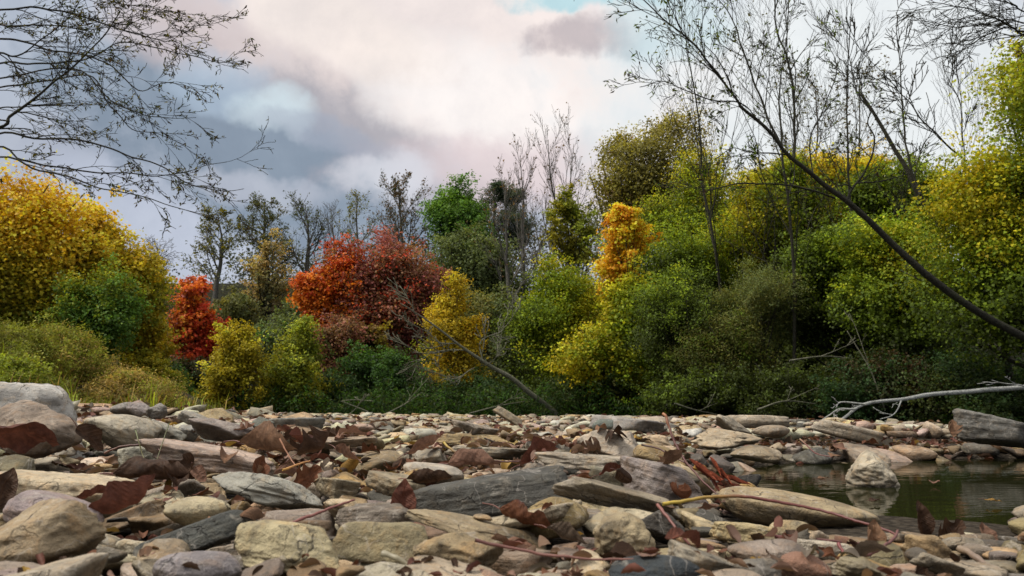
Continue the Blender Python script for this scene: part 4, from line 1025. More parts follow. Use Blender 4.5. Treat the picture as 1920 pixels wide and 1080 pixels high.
GOLD = (.42, .26, .018); YEL = (.33, .26, .02); OLY = (.21, .19, .016); YG = (.16, .20, .02); GRN = (.055, .125, .016); LGR = (.115, .19, .02)
DGR = (.026, .055, .016); DOL = (.05, .065, .016); RED = (.34, .045, .020); CRI = (.225, .074, .066); ORG = (.50, .15, .016); SAGE = (.095, .12, .04)
BRN = (.15, .095, .04); TAN = (.30, .20, .07); DBR = (.05, .03, .014); AMB = (.32, .16, .018); SGD = (.062, .085, .026); OLB = (.13, .12, .03)

RIGHT = [((.030, .040, .010), 1.0), ((.06, .09, .011), .9), ((.125, .175, .012), 1), ((.225, .22, .011), 1.2), ((.36, .27, .014), .8)]  # dark low end paints the deep shade at the foot of the bank
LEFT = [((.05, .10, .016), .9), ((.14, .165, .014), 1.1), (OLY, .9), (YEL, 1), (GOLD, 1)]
T = [
 # left bank
 ('maple_tree', 'tall golden maple filling the left edge above the grassy bank', 'tree', [(-230, 330, 60, 650), (-90, 288, 130, 560), (0, 340, 175, 620), (-60, 420, 110, 660)], 11, LEFT, .085, STAR, .09, 0.12),
 ('maple_tree', 'olive yellow maple with sloping right side behind the green bush', 'tree', [(115, 365, 225, 520), (150, 410, 300, 620)], 11.9, LEFT, .085, STAR, .07, -0.05),
 ('green_bush', 'rounded bright green bush between the yellow maples on the left', 'bush', [(95, 500, 215, 690), (150, 480, 268, 680)], 10.4, LEFT, .07, DIA, .04, -0.17),
 ('maple_tree', 'small yellow maple at the right end of the left bank', 'tree', [(215, 480, 300, 620), (225, 540, 328, 700)], 12.5, LEFT, .08, STAR, .05, 0.12),
 ('dark_shrub', 'dark brownish shrub under the small yellow maple', 'shrub', [(205, 660, 330, 770)], 12.2, LEFT, .07, DIA, .03, 0.12),
 ('weed_bush', 'yellowish green weedy bush at the far left above the big pale boulder', 'bush', [(-120, 585, 60, 740), (0, 600, 130, 735)], 7.6, [(OLB, .4), (YG, .5), (TAN, .1)], .05, NARROW, .02),
 # centre left
 ('maple_tree', 'narrow bright red maple left of the yellow shrubs', 'tree', [(328, 514, 398, 600), (316, 560, 412, 690)], 17, [(RED, .7), (ORG, .12), (CRI, .18)], .09, STAR, .06),
 ('dark_shrub', 'dark shrub below the bright red maple', 'shrub', [(285, 640, 400, 785)], 15.6, [(DBR, .35), (DGR, .4), (DOL, .25)], .08, DIA, .03),
 ('yellow_shrub', 'yellow shrub leaning over the stones right of the red maple', 'shrub', [(400, 606, 492, 720), (378, 660, 500, 790)], 14.6, [(OLY, .25), (YEL, .5), (YG, .25)], .08, DIA, .04),
 ('olive_shrub', 'olive green shrub right of the yellow shrub', 'shrub', [(520, 588, 612, 700), (478, 640, 620, 785)], 15.2, [(OLY, .4), (YG, .25), (DOL, .35)], .08, DIA, .04),
 ('sage_tree', 'pale sage rounded tree behind the yellow shrub', 'tree', [(392, 530, 492, 640)], 24, [(SAGE, .6), (OLB, .4)], .10, DIA, .06),
 ('tan_tree', 'thin tan leaved tree below the bare rounded trees', 'tree', [(455, 450, 548, 610)], 29, [(TAN, .4), (OLB, .4), (SAGE, .2)], .11, DIA, .08),
 ('green_tree', 'dull grey green tree behind the olive shrub', 'tree', [(470, 560, 630, 700)], 22, [(SGD, .6), (SAGE, .3), (GRN, .1)], .10, DIA, .06),
 ('maple_tree', 'orange red maple left of the crimson maple', 'tree', [(582, 446, 680, 570), (552, 512, 606, 570), (580, 520, 690, 650)], 18.8, [(ORG, .55), (RED, .3), (BRN, .15)], .095, STAR, .07),
 ('maple_tree', 'broad crimson maple in the middle of the far bank', 'tree', [(655, 424, 745, 560), (712, 438, 826, 590), (630, 500, 730, 700), (700, 530, 812, 690)], 19, [(CRI, .74), (BRN, .2), (RED, .06)], .095, STAR, .08),
 ('dusky_shrub', 'dusky red brown shrub below the orange red maple', 'shrub', [(590, 565, 680, 720), (575, 640, 660, 780)], 17.4, [(CRI, .65), (BRN, .2), (DBR, .15)], .09, DIA, .04),
 ('amber_tree', 'amber and olive tree in front of the crimson maple', 'tree', [(660, 605, 735, 675)], 18, [(AMB, .3), (OLY, .35), (BRN, .35)], .09, STAR, .06),
 ('dark_shrub', 'broad dark green shrub below the amber tree', 'shrub', [(640, 640, 810, 790)], 16.6, [(DGR, .6), (GRN, .2), (DOL, .2)], .085, DIA, .04),
 ('dark_shrub', 'low dark shrub left of the broad dark green shrub', 'shrub', [(540, 690, 700, 795)], 16.0, [(DGR, .55), (DOL, .45)], .085, DIA, .03),
 ('yellow_tree', 'slim yellow tree right of the crimson maple', 'tree', [(818, 506, 872, 600), (800, 560, 896, 690), (795, 640, 905, 730)], 16.8, [(YEL, .55), (GOLD, .15), (YG, .3)], .085, DIA, .05),
 ('green_tree', 'round topped rich green tree standing tall on the skyline', 'tree', [(814, 322, 908, 430), (802, 360, 925, 490)], 33, [((.05, .13, .016), .55), ((.095, .18, .02), .45)], .13, DIA, .12),
 ('sage_tree', 'grey green tree below the round topped green tree', 'tree', [(790, 420, 900, 560), (850, 430, 970, 590)], 29, [(SAGE, .55), (SGD, .45)], .12, DIA, .1),
 ('pine_tree', 'dark pine with flat tufts right of the round green tree', 'pine', [(908, 334, 946, 384), (938, 346, 990, 392), (925, 382, 1000, 450)], 34, [(DGR, .7), (SGD, .3)], .13, NARROW, .10),
 ('olive_shrub', 'tall olive green shrub right of centre behind the fallen bare tree', 'shrub', [(970, 480, 1110, 650), (935, 570, 1100, 780)], 17, RIGHT, .085, DIA, .05, 0.02),
 ('yellow_green_tree', 'yellow green treetop between the bare grey trees and the olive brown tree', 'tree', [(1025, 370, 1120, 500)], 22, [(YG, .5), (OLY, .5)], .10, DIA, .06),
 ('olive_tree', 'big olive brown tree rising right of centre', 'tree', [(1115, 230, 1235, 400), (1175, 195, 1330, 390), (1105, 300, 1330, 470)], 26, [(OLB, .5), (OLY, .3), (BRN, .2)], .11, DIA, .14),
 ('maple_tree', 'bright orange maple top among the green bushes', 'tree', [(1130, 382, 1222, 470), (1114, 450, 1195, 515), (1120, 490, 1178, 560)], 15.4, [((.60, .24, .02), .3), ((.66, .32, .02), .5), ((.52, .33, .02), .2)], .085, STAR, .04),
 ('yellow_green_tree', 'yellow green bushy tree below the orange maple top', 'tree', [(1120, 500, 1255, 640), (1080, 580, 1240, 730)], 15.0, RIGHT, .08, STAR, .05, 0.22),
 # right
 ('green_tree', 'loose yellow green tree above the orange maple top', 'tree', [(1225, 290, 1420, 500)], 19, RIGHT, .085, DIA, .07, 0),
 ('green_tree', 'fresh green tree around the upper part of the leaning trunk', 'tree', [(1370, 270, 1570, 500)], 17, RIGHT, .085, STAR, .07, 0),
 ('green_tree', 'broad mid green tree between the orange maple and the willow', 'tree', [(1175, 400, 1410, 640)], 17.2, RIGHT, .085, DIA, .06, -0.1),
 ('green_tree', 'bright green leafy tree under the leaning trunk', 'tree', [(1480, 390, 1710, 670)], 13.8, RIGHT, .08, STAR, .06, -0.08),
 ('green_bush', 'medium green bush below the broad mid green tree', 'bush', [(1180, 520, 1360, 720)], 13.9, RIGHT, .07, DIA, .04, -0.06),
 ('willow_bush', 'grey green willow bush with fine leaves right of centre', 'bush', [(1345, 480, 1500, 620), (1280, 580, 1450, 740)], 13.6, [(SAGE, .45), (OLB, .2), (LGR, .35)], .08, NARROW, .05),
 ('maple_tree', 'yellow maple behind the leaning trunk on the right', 'tree', [(1520, 270, 1690, 480)], 17.5, RIGHT, .09, STAR, .08, 0.16),
 ('maple_tree', 'yellow green maple between the bare saplings and the near maple', 'tree', [(1630, 270, 1810, 500)], 15.5, RIGHT, .085, STAR, .07, 0),
 ('green_tree', 'olive green tree behind the lower leaning trunk', 'tree', [(1580, 390, 1810, 660)], 12.8, RIGHT, .08, STAR, .06, 0),
 ('maple_tree', 'near big leaved yellow green maple at the right edge', 'tree', [(1820, 100, 2040, 380), (1760, 240, 1990, 520), (1740, 400, 1990, 660)], 9.8, RIGHT, .072, STAR, .08, 0.05),
 ('brown_tree', 'brown tufted treetop peeping behind the near maple at right', 'tree', [(1878, 70, 1960, 200)], 21, [(BRN, .6), (OLB, .4)], .09, DIA, .08),
 ('green_tree', 'green tree filling in behind the straight bare sapling', 'tree', [(1370, 330, 1580, 600)], 20, RIGHT, .085, DIA, .07, 0),
 ('yellow_green_tree', 'yellow green tree deep behind the leaning trunk, under the yellow maple', 'tree', [(1560, 390, 1780, 650)], 19, RIGHT, .085, DIA, .07, 0),
 ('olive_tree', 'olive tree hidden behind the broad mid green tree', 'tree', [(1220, 440, 1420, 680)], 20.5, RIGHT, .085, DIA, .07, 0),
 ('olive_tree', 'dull olive tree between the yellow tree and the tall olive shrub', 'tree', [(1030, 500, 1210, 740)], 21, [(OLB, .6), (DOL, .4)], .085, DIA, .07),
 ('sage_tree', 'dull green tree behind the slim yellow tree', 'tree', [(860, 520, 1010, 740)], 22, [(SGD, .6), (OLB, .4)], .09, DIA, .06),
 ('weed_bush', 'leafy yellow green weed bush low on the left bank, behind the granite boulder', 'bush', [(-60, 660, 110, 760)], 6.6, [(OLB, .4), (YG, .6)], .045, DIA, .02),
 ('weed_bush', 'olive straw weed bush at the foot of the left bank above the ridge cobbles', 'bush', [(170, 690, 330, 770)], 8.0, [(OLB, .45), (TAN, .3), (YG, .25)], .05, NARROW, .02),
 ('weed_bush', 'dull olive weedy bush left of the dark brownish shrub', 'bush', [(130, 665, 260, 762)], 8.6, [(OLB, .5), (TAN, .25), (YG, .25)], .05, NARROW, .02),
 ('weed_bush', 'olive weedy bush in front of the rounded green bush', 'bush', [(50, 610, 190, 745)], 8.2, [(OLB, .5), (YG, .25), (TAN, .25)], .05, NARROW, .02),
 ('green_bush', 'shaded green bush behind the almost black shrub', 'bush', [(1370, 590, 1610, 770)], 15.6, RIGHT, .08, DIA, .05, -0.12),
 ('green_bush', 'shaded green bush behind the black green shrub', 'bush', [(1590, 590, 1820, 770)], 15.0, RIGHT, .08, DIA, .05, -0.12),
 # understorey at the water, its deep shade put into dark leaf colours
 ('dark_shrub', 'dark olive shrub at the foot of the yellow green bushy tree', 'shrub', [(1000, 680, 1240, 800)], 15.4, [(DOL, .45), (DGR, .35), (OLB, .2)], .08, DIA, .04),
 ('dark_shrub', 'low dark green shrub beneath the slim yellow tree', 'shrub', [(800, 690, 1010, 795)], 16.1, [(DGR, .6), (DOL, .4)], .085, DIA, .04),
 ('dark_shrub', 'dark shrub left of the willow bush at the water', 'shrub', [(1200, 680, 1400, 800)], 13.4, RIGHT, .08, DIA, .04, -0.1),
 ('dark_shrub', 'almost black shrub below the willow bush', 'shrub', [(1380, 670, 1580, 800)], 12.2, RIGHT, .075, DIA, .04, -0.1),
 ('dark_shrub', 'black green shrub under the lower leaning trunk', 'shrub', [(1540, 660, 1760, 805)], 11.7, [(DGR, .8), (DBR, .2)], .075, DIA, .04),
 ('dark_shrub', 'dark shrub behind the bleached branch at the right edge', 'shrub', [(1700, 650, 1990, 810)], 10.8, [(DGR, .75), (DOL, .25)], .075, DIA, .04),
]
for i, (nm, label, cat, boxes, Y, pal, leaf, shape, tr, *sh_) in enumerate(T):
    kw = {}
    if 'dark' in nm: kw = dict(bright=.85, dens=4.2)
    if nm in ('olive_tree', 'brown_tree', 'tan_tree'): kw = dict(dens=2.8, fill=.3, bright=1.3)
    if 'treetop' in label and nm != 'yellow_green_tree': kw = dict(dens=1.5, fill=.3)
    if 'orange maple top' in label and nm == 'maple_tree': kw = dict(grow_=1.0, bright=1.15)
    if 'round topped' in label: kw = dict(grow_=1.05, bright=1.1, dens=6.5)
    if nm == 'pine_tree': kw = dict(flat=.3, dens=5)
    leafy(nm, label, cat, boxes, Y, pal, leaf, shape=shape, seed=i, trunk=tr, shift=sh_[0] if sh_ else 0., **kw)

BT = [
 # far skyline
 ('thin bare tree with pale yellow top leaves left of the rounded bare tree', 395, 408, 404, 35, .16, (13, 7, 5), .5, [(OLY, .6), (SAGE, .4)], 4.5),
 ('wide rounded bare tree with a veil of tiny leaves', 497, 496, 384, 36, .22, (18, 8, 6), .75, [(SAGE, .6), (OLB, .4)], 3.6),
 ('bare grey tree right of the wide rounded bare tree', 568, 572, 386, 36, .16, (14, 7, 5), .5, [(SAGE, 1)], 1.0),
 ('slender bare tree above the orange red maple', 618, 622, 398, 37, .13, (12, 6, 5), .45, None, 0),
 ('bare tree with yellow green leaf tips above the crimson maple', 666, 668, 386, 35, .14, (13, 6, 5), .55, [(OLY, .6), (YG, .4)], 1.8),
 ('dense dark twigged tree left of the round green tree', 747, 748, 348, 34, .20, (17, 8, 6), .5, [(BRN, .7), (DOL, .3)], 2.6),
 ('small bare tree on the skyline behind the small yellow maple', 292, 290, 452, 38, .13, (13, 7, 5), .6, None, 0),
 ('brownish bare tree right of the dark pine', 985, 975, 292, 31, .11, (12, 6, 4), .40, [(BRN, 1)], .5),
 ('tall bare tree with two upright tops right of centre', 1035, 1028, 262, 29, .11, (11, 6, 4), .42, [(BRN, 1)], .3),
 ('bare tree leaning right beside the two topped bare tree', 1055, 1076, 270, 28, .10, (10, 6, 4), .40, [(BRN, 1)], .3),
 ('grey brown bare tree before the dark pine', 960, 950, 340, 27, .11, (13, 6, 4), .55, [(BRN, 1)], .6),
 ('bare tree with a rounded cap of olive leaves between the two rear saplings', 1530, 1526, 150, 25, .10, (14, 7, 5), .75, [(OLB, .7), (BRN, .3)], 1.5),
 ('bare tree with a flat cap of olive leaves right of the rounded capped tree', 1612, 1612, 152, 24.5, .10, (14, 7, 5), .8, [(OLB, .6), (BRN, .4)], 1.5),
 # right saplings
 ('straight bare sapling rising through the leaning tree', 1492, 1486, -60, 13.2, .075, (16, 6, 4), .55, [(DOL, .5), (OLB, .5)], .3),
 ('straight bare sapling right of the leaning tree fork', 1606, 1600, -50, 13.8, .075, (16, 6, 4), .5, None, 0),
 ('thin bare sapling near the right edge under the overhanging twigs', 1810, 1785, 70, 13.5, .05, (13, 6, 4), .5, None, 0),
 ('bare sapling in the gap left of the leaning tree', 1400, 1270, -20, 14.5, .08, (17, 6, 4), .5, [(DOL, .6), (OLB, .4)], .5),
]
for i, (label, bpx, tpx, tpy, Y, r, n, ang, pal, per) in enumerate(BT):
    bare('bare_tree', label, 'tree', bpx, tpx, tpy, Y, r * (.8 if Y > 20 else .45), 3, n, ang * (1.35 if Y > 33 else 1), .03 if Y > 33 else .10, .10, pal, per, .10 if Y > 20 else .07, i, M_BARKG if Y > 20 else M_BARK)

# ------------------------------------------------ trees followed limb by limb
def traced(name, label, cat, trunk_path, trunk_r, limbs, cfg, pal, per, leaf, seed, shape=DIA, bark=None, side=(5, 9), side_len=(.25, .5), droop=0., hub=None, spread=.03):
    r_ = np.random.default_rng(3000 + seed); bark = bark or M_BARK
    o3 = np.array(trunk_path[0], float)
    t = empty(name, o3); tag(t, label, cat)
    tr = spline(np.array(trunk_path) - o3, 30)
    tr = tr + np.stack([pnoise(tr * 2.3 + s_) for s_ in (1, 20, 40)], 1) * trunk_r[0] * .5
    v, f = tubes([(tr, np.interp(np.linspace(0, 1, 30), np.linspace(0, 1, len(trunk_r)), trunk_r) * (1 + .06 * pnoise(tr * 5)))], 10)
    obj('trunk', mesh('trunk', v, f, bark, None, True), t)
    alltips = []
    for li, (path, r0, r1, ns, sl) in enumerate(limbs):
        pts = spline(np.array(path) - o3, max(12, 5 * len(path))); k = len(pts)
        pts = pts + np.stack([pnoise(pts * 4 + s_ + li) for s_ in (1, 20, 40)], 1) * .018
        rad = np.maximum(np.linspace(r0, r1, k), cfg['rmin'])
        paths, tips = [(pts, rad)], []
        tan = np.gradient(pts, axis=0)
        for j in range(ns):
            s = (.12 + .86 * (j + r_.random()) / ns) * (k - 1.01); i = int(s)
            d0 = norm(tan[i]); sd_ = r_.normal(size=3); sd_ -= sd_ @ d0 * d0; sd_ = norm(sd_)
            a = cfg['ang'] * r_.uniform(.6, 1.3)
            grow(paths, tips, pts[i], norm(d0 * math.cos(a) + sd_ * math.sin(a) + np.array([0, 0, -droop])), sl * r_.uniform(.5, 1.2), max(rad[i] * .55, cfg['rmin']), 1, cfg, r_)
        v, f = tubes(paths, 4); obj('branch', mesh('branch', v, f, bark, None, True), t)
        tips.append((pts[k // 2:], None)); alltips += tips
    if per:
        q = tip_leaves(alltips, per, leaf, pal, shape, r_, seed, spread)
        if q: obj('foliage', mesh('foliage', q[0], q[1], M_LEAF, q[2]), t)
    return t

def Z1(pts, Y0, Y1=None):      # points read off the enlargement of the top left quarter
    n = len(pts); Y1 = Y0 if Y1 is None else Y1
    return [P(x / 2, y / 2, Y0 + (Y1 - Y0) * i / max(1, n - 1)) for i, (x, y) in enumerate(pts)]
hubL = np.array([-5.6, 6.4, 0]); hubL[2] = float(ground(-5.6, 6.4)) - .1
tb = [tuple(hubL), (-5.5, 6.3, 1.2), (-5.3, 6.2, 2.2), (-5.2, 6.1, 3.4), (-5.1, 6.1, 4.6)]
def fromtrunk(h, pts): return [np.interp([h], [0, 1.2, 2.2, 3.4, 4.6], [q[0] for q in tb]).tolist() + [6.15, h]] + pts
LB = [
 (fromtrunk(1.9, Z1([(-60, 510), (120, 520), (290, 522), (400, 550), (500, 590), (620, 630), (700, 685), (800, 712), (915, 708)], 6.0, 5.6)), .022, .004, 16, .42),
 (fromtrunk(1.7, Z1([(-60, 560), (80, 600), (240, 630), (360, 645), (500, 650), (600, 660), (700, 650), (780, 620), (850, 605)], 6.2, 5.8)), .02, .004, 14, .42),
 (fromtrunk(1.6, Z1([(-60, 600), (150, 635), (250, 660), (330, 690), (450, 722), (560, 745), (700, 790), (800, 815)], 5.8, 5.5)), .018, .004, 13, .42),
 (fromtrunk(2.2, Z1([(-40, 490), (40, 440), (110, 385), (190, 310), (260, 265), (330, 200), (400, 120), (450, 50)], 6.0, 6.2)), .034, .008, 18, .5),
 (fromtrunk(2.6, Z1([(-60, 245), (100, 240), (240, 238), (340, 215), (440, 160), (560, 172), (700, 205), (820, 228), (895, 214)], 6.2, 5.6)), .022, .004, 20, .42),
 (fromtrunk(2.5, Z1([(-40, 300), (150, 270), (300, 262), (400, 360), (520, 430), (640, 440), (740, 440)], 6.4, 6.0)), .02, .004, 16, .42),
 (fromtrunk(3.3, Z1([(-60, 40), (150, 30), (300, 60), (450, 110), (560, 140), (640, 150), (720, 70)], 6.0, 5.8)), .024, .004, 20, .45),
 (fromtrunk(2.9, Z1([(-60, 150), (100, 160), (200, 190), (300, 205), (420, 250), (520, 340), (620, 310), (740, 332)], 5.8, 5.6)), .022, .004, 18, .42),
 (fromtrunk(2.4, Z1([(0, 330), (200, 300), (340, 290), (420, 400), (490, 480), (600, 505), (720, 560)], 6.5, 6.3)), .02, .004, 14, .4),
 (fromtrunk(3.6, Z1([(-60, -80), (100, -60), (250, -30), (400, 0), (520, 20), (600, 30)], 6.0, 5.8)), .024, .004, 22, .5),
 (fromtrunk(3.0, Z1([(-60, 90), (60, 100), (200, 90), (330, 110), (470, 90), (560, 60)], 6.3, 6.2)), .022, .004, 22, .45),
 (fromtrunk(2.1, Z1([(-60, 420), (60, 400), (170, 395), (300, 400), (420, 380)], 6.6, 6.6)), .018, .004, 14, .45),
 (fromtrunk(2.8, Z1([(-60, 200), (60, 210), (160, 140), (260, 60), (330, -40)], 5.7, 5.7)), .022, .005, 18, .45),
]
cfgL = dict(wander=.11, up=-.02, rmin=.0017, lv=3, n=(0, 4, 3, 0), ang=.52, t0=(.1, .2, .2, .1))
traced('overhanging_tree', 'tree off the left edge whose dark drooping twigs hang across the sky', 'tree', tb, (.12, .08, .04), [(a, b_ * .44, c_ * .5, int(n_ * .72), s_ * .85) for a, b_, c_, n_, s_ in LB], cfgL,
       [(DOL, .35), (OLB, .4), (DBR, .25)], 1.6, .040, 1, NARROW, M_BARK, droop=.05, spread=.012)

def Z2(pts, Y0, Y1=None):      # points read off the enlargement of the top right part
    n = len(pts); Y1 = Y0 if Y1 is None else Y1
    return [P(1180 + x / 2.16, y / 2.16, Y0 + (Y1 - Y0) * i / max(1, n - 1)) for i, (x, y) in enumerate(pts)]
b0 = P(2010, 700, 8.8); b0[2] = float(ground(b0[0], b0[1])) - .1
trk = [b0, P(1965, 668, 8.8), P(1915, 632, 8.8), P(1840, 588, 8.7), P(1735, 515, 8.6)] + Z2([(1050, 970), (950, 880), (870, 810), (780, 740), (700, 680), (640, 620), (590, 560), (520, 490), (450, 430)], 8.6, 8.3)
LR = [
 (Z2([(450, 430), (390, 340), (330, 260), (230, 150), (130, 70), (20, -40)], 8.3, 8.0), .036, .008, 16, .75),
 (Z2([(620, 600), (560, 470), (500, 310), (450, 180), (420, 80), (330, -40)], 8.4, 8.6), .030, .007, 16, .7),
 (Z2([(665, 640), (668, 540), (660, 330), (640, 240), (600, 130), (585, -60)], 8.45, 8.7), .034, .010, 16, .7),
 (Z2([(880, 815), (905, 760), (960, 690), (990, 560), (970, 500), (985, 440)], 8.6, 8.8), .028, .008, 8, .5),
 (Z2([(905, 760), (880, 745), (845, 750)], 8.6, 8.6), .016, .007, 2, .3),
 (Z2([(830, 800), (700, 760), (590, 745), (430, 745), (330, 770)], 8.6, 8.2), .024, .007, 9, .5),
 (Z2([(920, 740), (1000, 735), (1090, 715), (1140, 700)], 8.6, 8.9), .018, .006, 4, .4),
 (Z2([(640, 630), (560, 622), (480, 615), (420, 600), (350, 640)], 8.45, 8.1), .018, .005, 7, .45),
 (Z2([(980, 590), (920, 620), (885, 610), (905, 520)], 8.75, 8.7), .012, .005, 3, .3),
 (Z2([(740, 700), (735, 560), (790, 440), (840, 280), (800, 180)], 8.5, 8.9), .018, .005, 9, .5),
 (Z2([(540, 510), (450, 420), (300, 400), (150, 330), (40, 350)], 8.3, 7.9), .018, .005, 10, .5),
]
cfgR = dict(wander=.12, up=.05, rmin=.0027, lv=3, n=(0, 4, 3, 0), ang=.6, t0=(.1, .2, .15, .1))
traced('leaning_tree', 'dark tree leaning left across the right half with mostly bare forked limbs', 'tree', trk, (.050, .041, .030, .022, .016), [(a, b_ * .5, c_ * .8, max(2, int(n_ * .8)), s_) for a, b_, c_, n_, s_ in LR], cfgR,
       [(DOL, .35), (LGR, .35), (YG, .2), (DBR, .1)], 1.5, .062, 2, NARROW, M_BARK, spread=.02)
# second leaning stem behind it
b1 = P(1900, 700, 10.6); b1[2] = float(ground(b1[0], b1[1])) - .1
trk2 = [b1, P(1865, 560, 10.6)] + Z2([(1350, 1020), (1200, 830), (1120, 680), (1060, 580), (980, 450), (935, 380)], 10.6, 10.8)
LR2 = [
 (Z2([(1180, 790), (1130, 640), (1105, 450), (1100, 300), (1080, 100)], 10.6, 10.8), .03, .007, 14, .7),
 (Z2([(1350, 640), (1260, 560), (1180, 480), (1120, 400), (1060, 330), (960, 230)], 10.8, 11), .026, .006, 12, .7),
 (Z2([(980, 450), (930, 380), (900, 280), (880, 150)], 10.8, 11), .02, .006, 9, .6),
 (Z2([(1350, 600), (1340, 420), (1280, 300), (1260, 190)], 10.8, 11), .016, .005, 8, .5),
]
traced('leaning_tree', 'thinner bare leaning tree right of and behind the big leaning tree', 'tree', trk2, (.055, .04, .028, .018), [(a, b_ * .65, c_ * .8, max(2, int(n_ * .8)), s_) for a, b_, c_, n_, s_ in LR2], dict(cfgR, rmin=.005), [(DOL, 1)], .12, .05, 3, NARROW, M_BARK)
# twigs that reach in at the top right corner
b2 = np.array([7.6, 8.6, float(ground(7.6, 8.6)) - .1])
trk3 = [b2, b2 + (0, 0, 2), b2 + (-.1, 0, 4), b2 + (-.3, .1, 6)]
LT = [
 ([tuple(b2 + (-.1, 0, 4.2))] + Z2([(1640, 130), (1560, 110), (1480, 70), (1400, 40), (1300, 20), (1200, 5)], 8.4, 8.2), .022, .005, 16, .5),
 ([tuple(b2 + (-.1, 0, 3.9))] + Z2([(1640, 60), (1560, 20), (1450, -10), (1330, -20)], 8.4, 8.2), .02, .005, 14, .5),
 ([tuple(b2 + (-.1, 0, 3.8))] + Z2([(1640, 150), (1560, 110), (1470, 130), (1380, 180), (1290, 175)], 8.6, 8.5), .018, .005, 13, .45),
 ([tuple(b2 + (-.1, 0, 4.0))] + Z2([(1640, 100), (1540, 80), (1440, 100), (1330, 110), (1220, 90)], 8.5, 8.4), .018, .005, 13, .45),
]
traced('overhanging_tree', 'bare tree off the right edge with fine twigs in the top right corner', 'tree', trk3, (.11, .09, .06, .05), [(a, b_ * .7, c_ * .8, n_, s_) for a, b_, c_, n_, s_ in LT], dict(cfgR, up=-.01), None, 0, .05, 4, NARROW, M_BARK)

# pale stem crossing the gap right of the willow
tr = spline([P(1400, 470, 14), P(1390, 440, 14), P(1372, 405, 14), P(1355, 380, 14)], 10)

# fallen bare tree that leans out of the far bank
ft = [P(1050, 790, 14.6), P(1030, 765, 14.5), P(960, 711, 14.2), P(905, 677, 14.0), P(860, 645, 13.8), P(805, 603, 13.6), P(752, 568, 13.4)]
LF = [
 ([P(905, 677, 14), P(902, 640, 14), P(940, 620, 14), P(945, 600, 14)], .018, .006, 4, .5),
 ([P(880, 660, 13.9), P(850, 655, 13.8), P(810, 662, 13.6), P(775, 660, 13.5)], .016, .006, 5, .5),
 ([P(860, 645, 13.8), P(820, 640, 13.6), P(780, 590, 13.5), P(770, 545, 13.4)], .016, .005, 5, .5),
 ([P(910, 685, 14), P(930, 670, 14), P(940, 630, 14.1)], .014, .006, 3, .4),
 ([P(890, 690, 13.9), P(850, 710, 13.8), P(800, 690, 13.6)], .014, .006, 4, .4),
]
M_GREYB = bark_mat('mossy_grey_bark', (.11, .11, .075), (.22, .215, .155))
traced('fallen_tree', 'bare grey fallen tree slanting up left in front of the yellow tree', 'tree', ft, (.055, .045, .032, .018, .008), [(a, b_ * .7, c_, n_, s_) for a, b_, c_, n_, s_ in LF], dict(cfgR, rmin=.006, n=(0, 4, 2, 0)), None, 0, .05, 5, NARROW, M_GREYB)

# bleached branch lying over the water
def Z3(pts, Y0, Y1=None):
    n = len(pts); Y1 = Y0 if Y1 is None else Y1
    return [P(1280 + x / 2.7, 680 + y / 2.7, Y0 + (Y1 - Y0) * i / max(1, n - 1)) for i, (x, y) in enumerate(pts)]
wb = Z3([(2000, 105), (1728, 126), (1480, 142), (1260, 163), (1140, 182), (920, 212), (830, 268), (780, 300)], 7.6, 6.6)
LW = [
 (Z3([(920, 212), (800, 200), (770, 226)], 6.8, 6.7), .014, .005, 3, .14),
 (Z3([(870, 240), (790, 240), (740, 268), (700, 292)], 6.7, 6.5), .014, .005, 4, .14),
 (Z3([(1740, 125), (1690, 112), (1565, 88)], 7.4, 7.3), .014, .004, 2, .15),
 (Z3([(1110, 190), (1080, 240), (1060, 265), (1005, 288)], 6.9, 6.6), .011, .004, 3, .12),
]
traced('fallen_branch', 'bleached pale branch lying above the dark water at right', 'branch', wb, (.024, .022, .018, .013, .009), [(a, b_ * .65, c_ * .8, n_, s_) for a, b_, c_, n_, s_ in LW], dict(cfgR, rmin=.0035, n=(0, 2, 1, 0), lv=2), None, 0, .05, 6, NARROW, M_PALE)
# driftwood at the foot of the far bank, left of centre
traced('fallen_branch', 'thin pale driftwood branch at the far bank left of centre', 'branch', [P(690, 772, 14.2), P(660, 760, 14.2), P(640, 752, 14.2)], (.011, .009, .006),
       [([P(655, 776, 14), P(668, 765, 14), P(680, 748, 14), P(684, 738, 14)], .008, .005, 1, .25), ([P(700, 752, 14.1), P(670, 750, 14), P(640, 752, 14)], .008, .005, 1, .2)], dict(cfgR, rmin=.006, n=(0, 2, 1, 0), lv=2), None, 0, .05, 7, NARROW, M_GREYB)

# dead sticks washed up along the far bank
ST = [('grey dead stick lying at the far bank left of the fallen tree', [(880, 775), (930, 762), (985, 752)], 14.0), ('thin dead stick slanting out of the dark shrubs below the amber tree', [(720, 778), (760, 757), (792, 735)], 14.1),
      ('dead stick slanting down left below the medium green bush', [(1265, 756), (1310, 770), (1350, 778)], 12.4), ('crooked dead stick in the shade under the willow bush', [(1420, 768), (1470, 752), (1530, 757)], 11.2),
      ('pale dead stick low in the black green shrubs', [(1480, 676), (1540, 668), (1600, 672)], 11.0), ('leaning dead stem in the dark shrubs below the leaning trunk', [(1660, 770), (1630, 690), (1588, 620)], 11.2)]
for k_, (lb_, pp_, Y_) in enumerate(ST):
    q_ = [P(a, b_, Y_ + .1 * i) for i, (a, b_) in enumerate(pp_)]
    traced('dead_stick', lb_, 'stick', q_, (.012, .010, .005), [([q_[1], (q_[1] + q_[2]) / 2 + np.array([.05, 0, .12]), q_[2] + np.array([.1, .1, .25])], .006, .004, 2, .25)], dict(cfgR, rmin=.004, n=(0, 2, 1, 0), lv=2), None, 0, .05, 20 + k_, NARROW, M_GREYB)

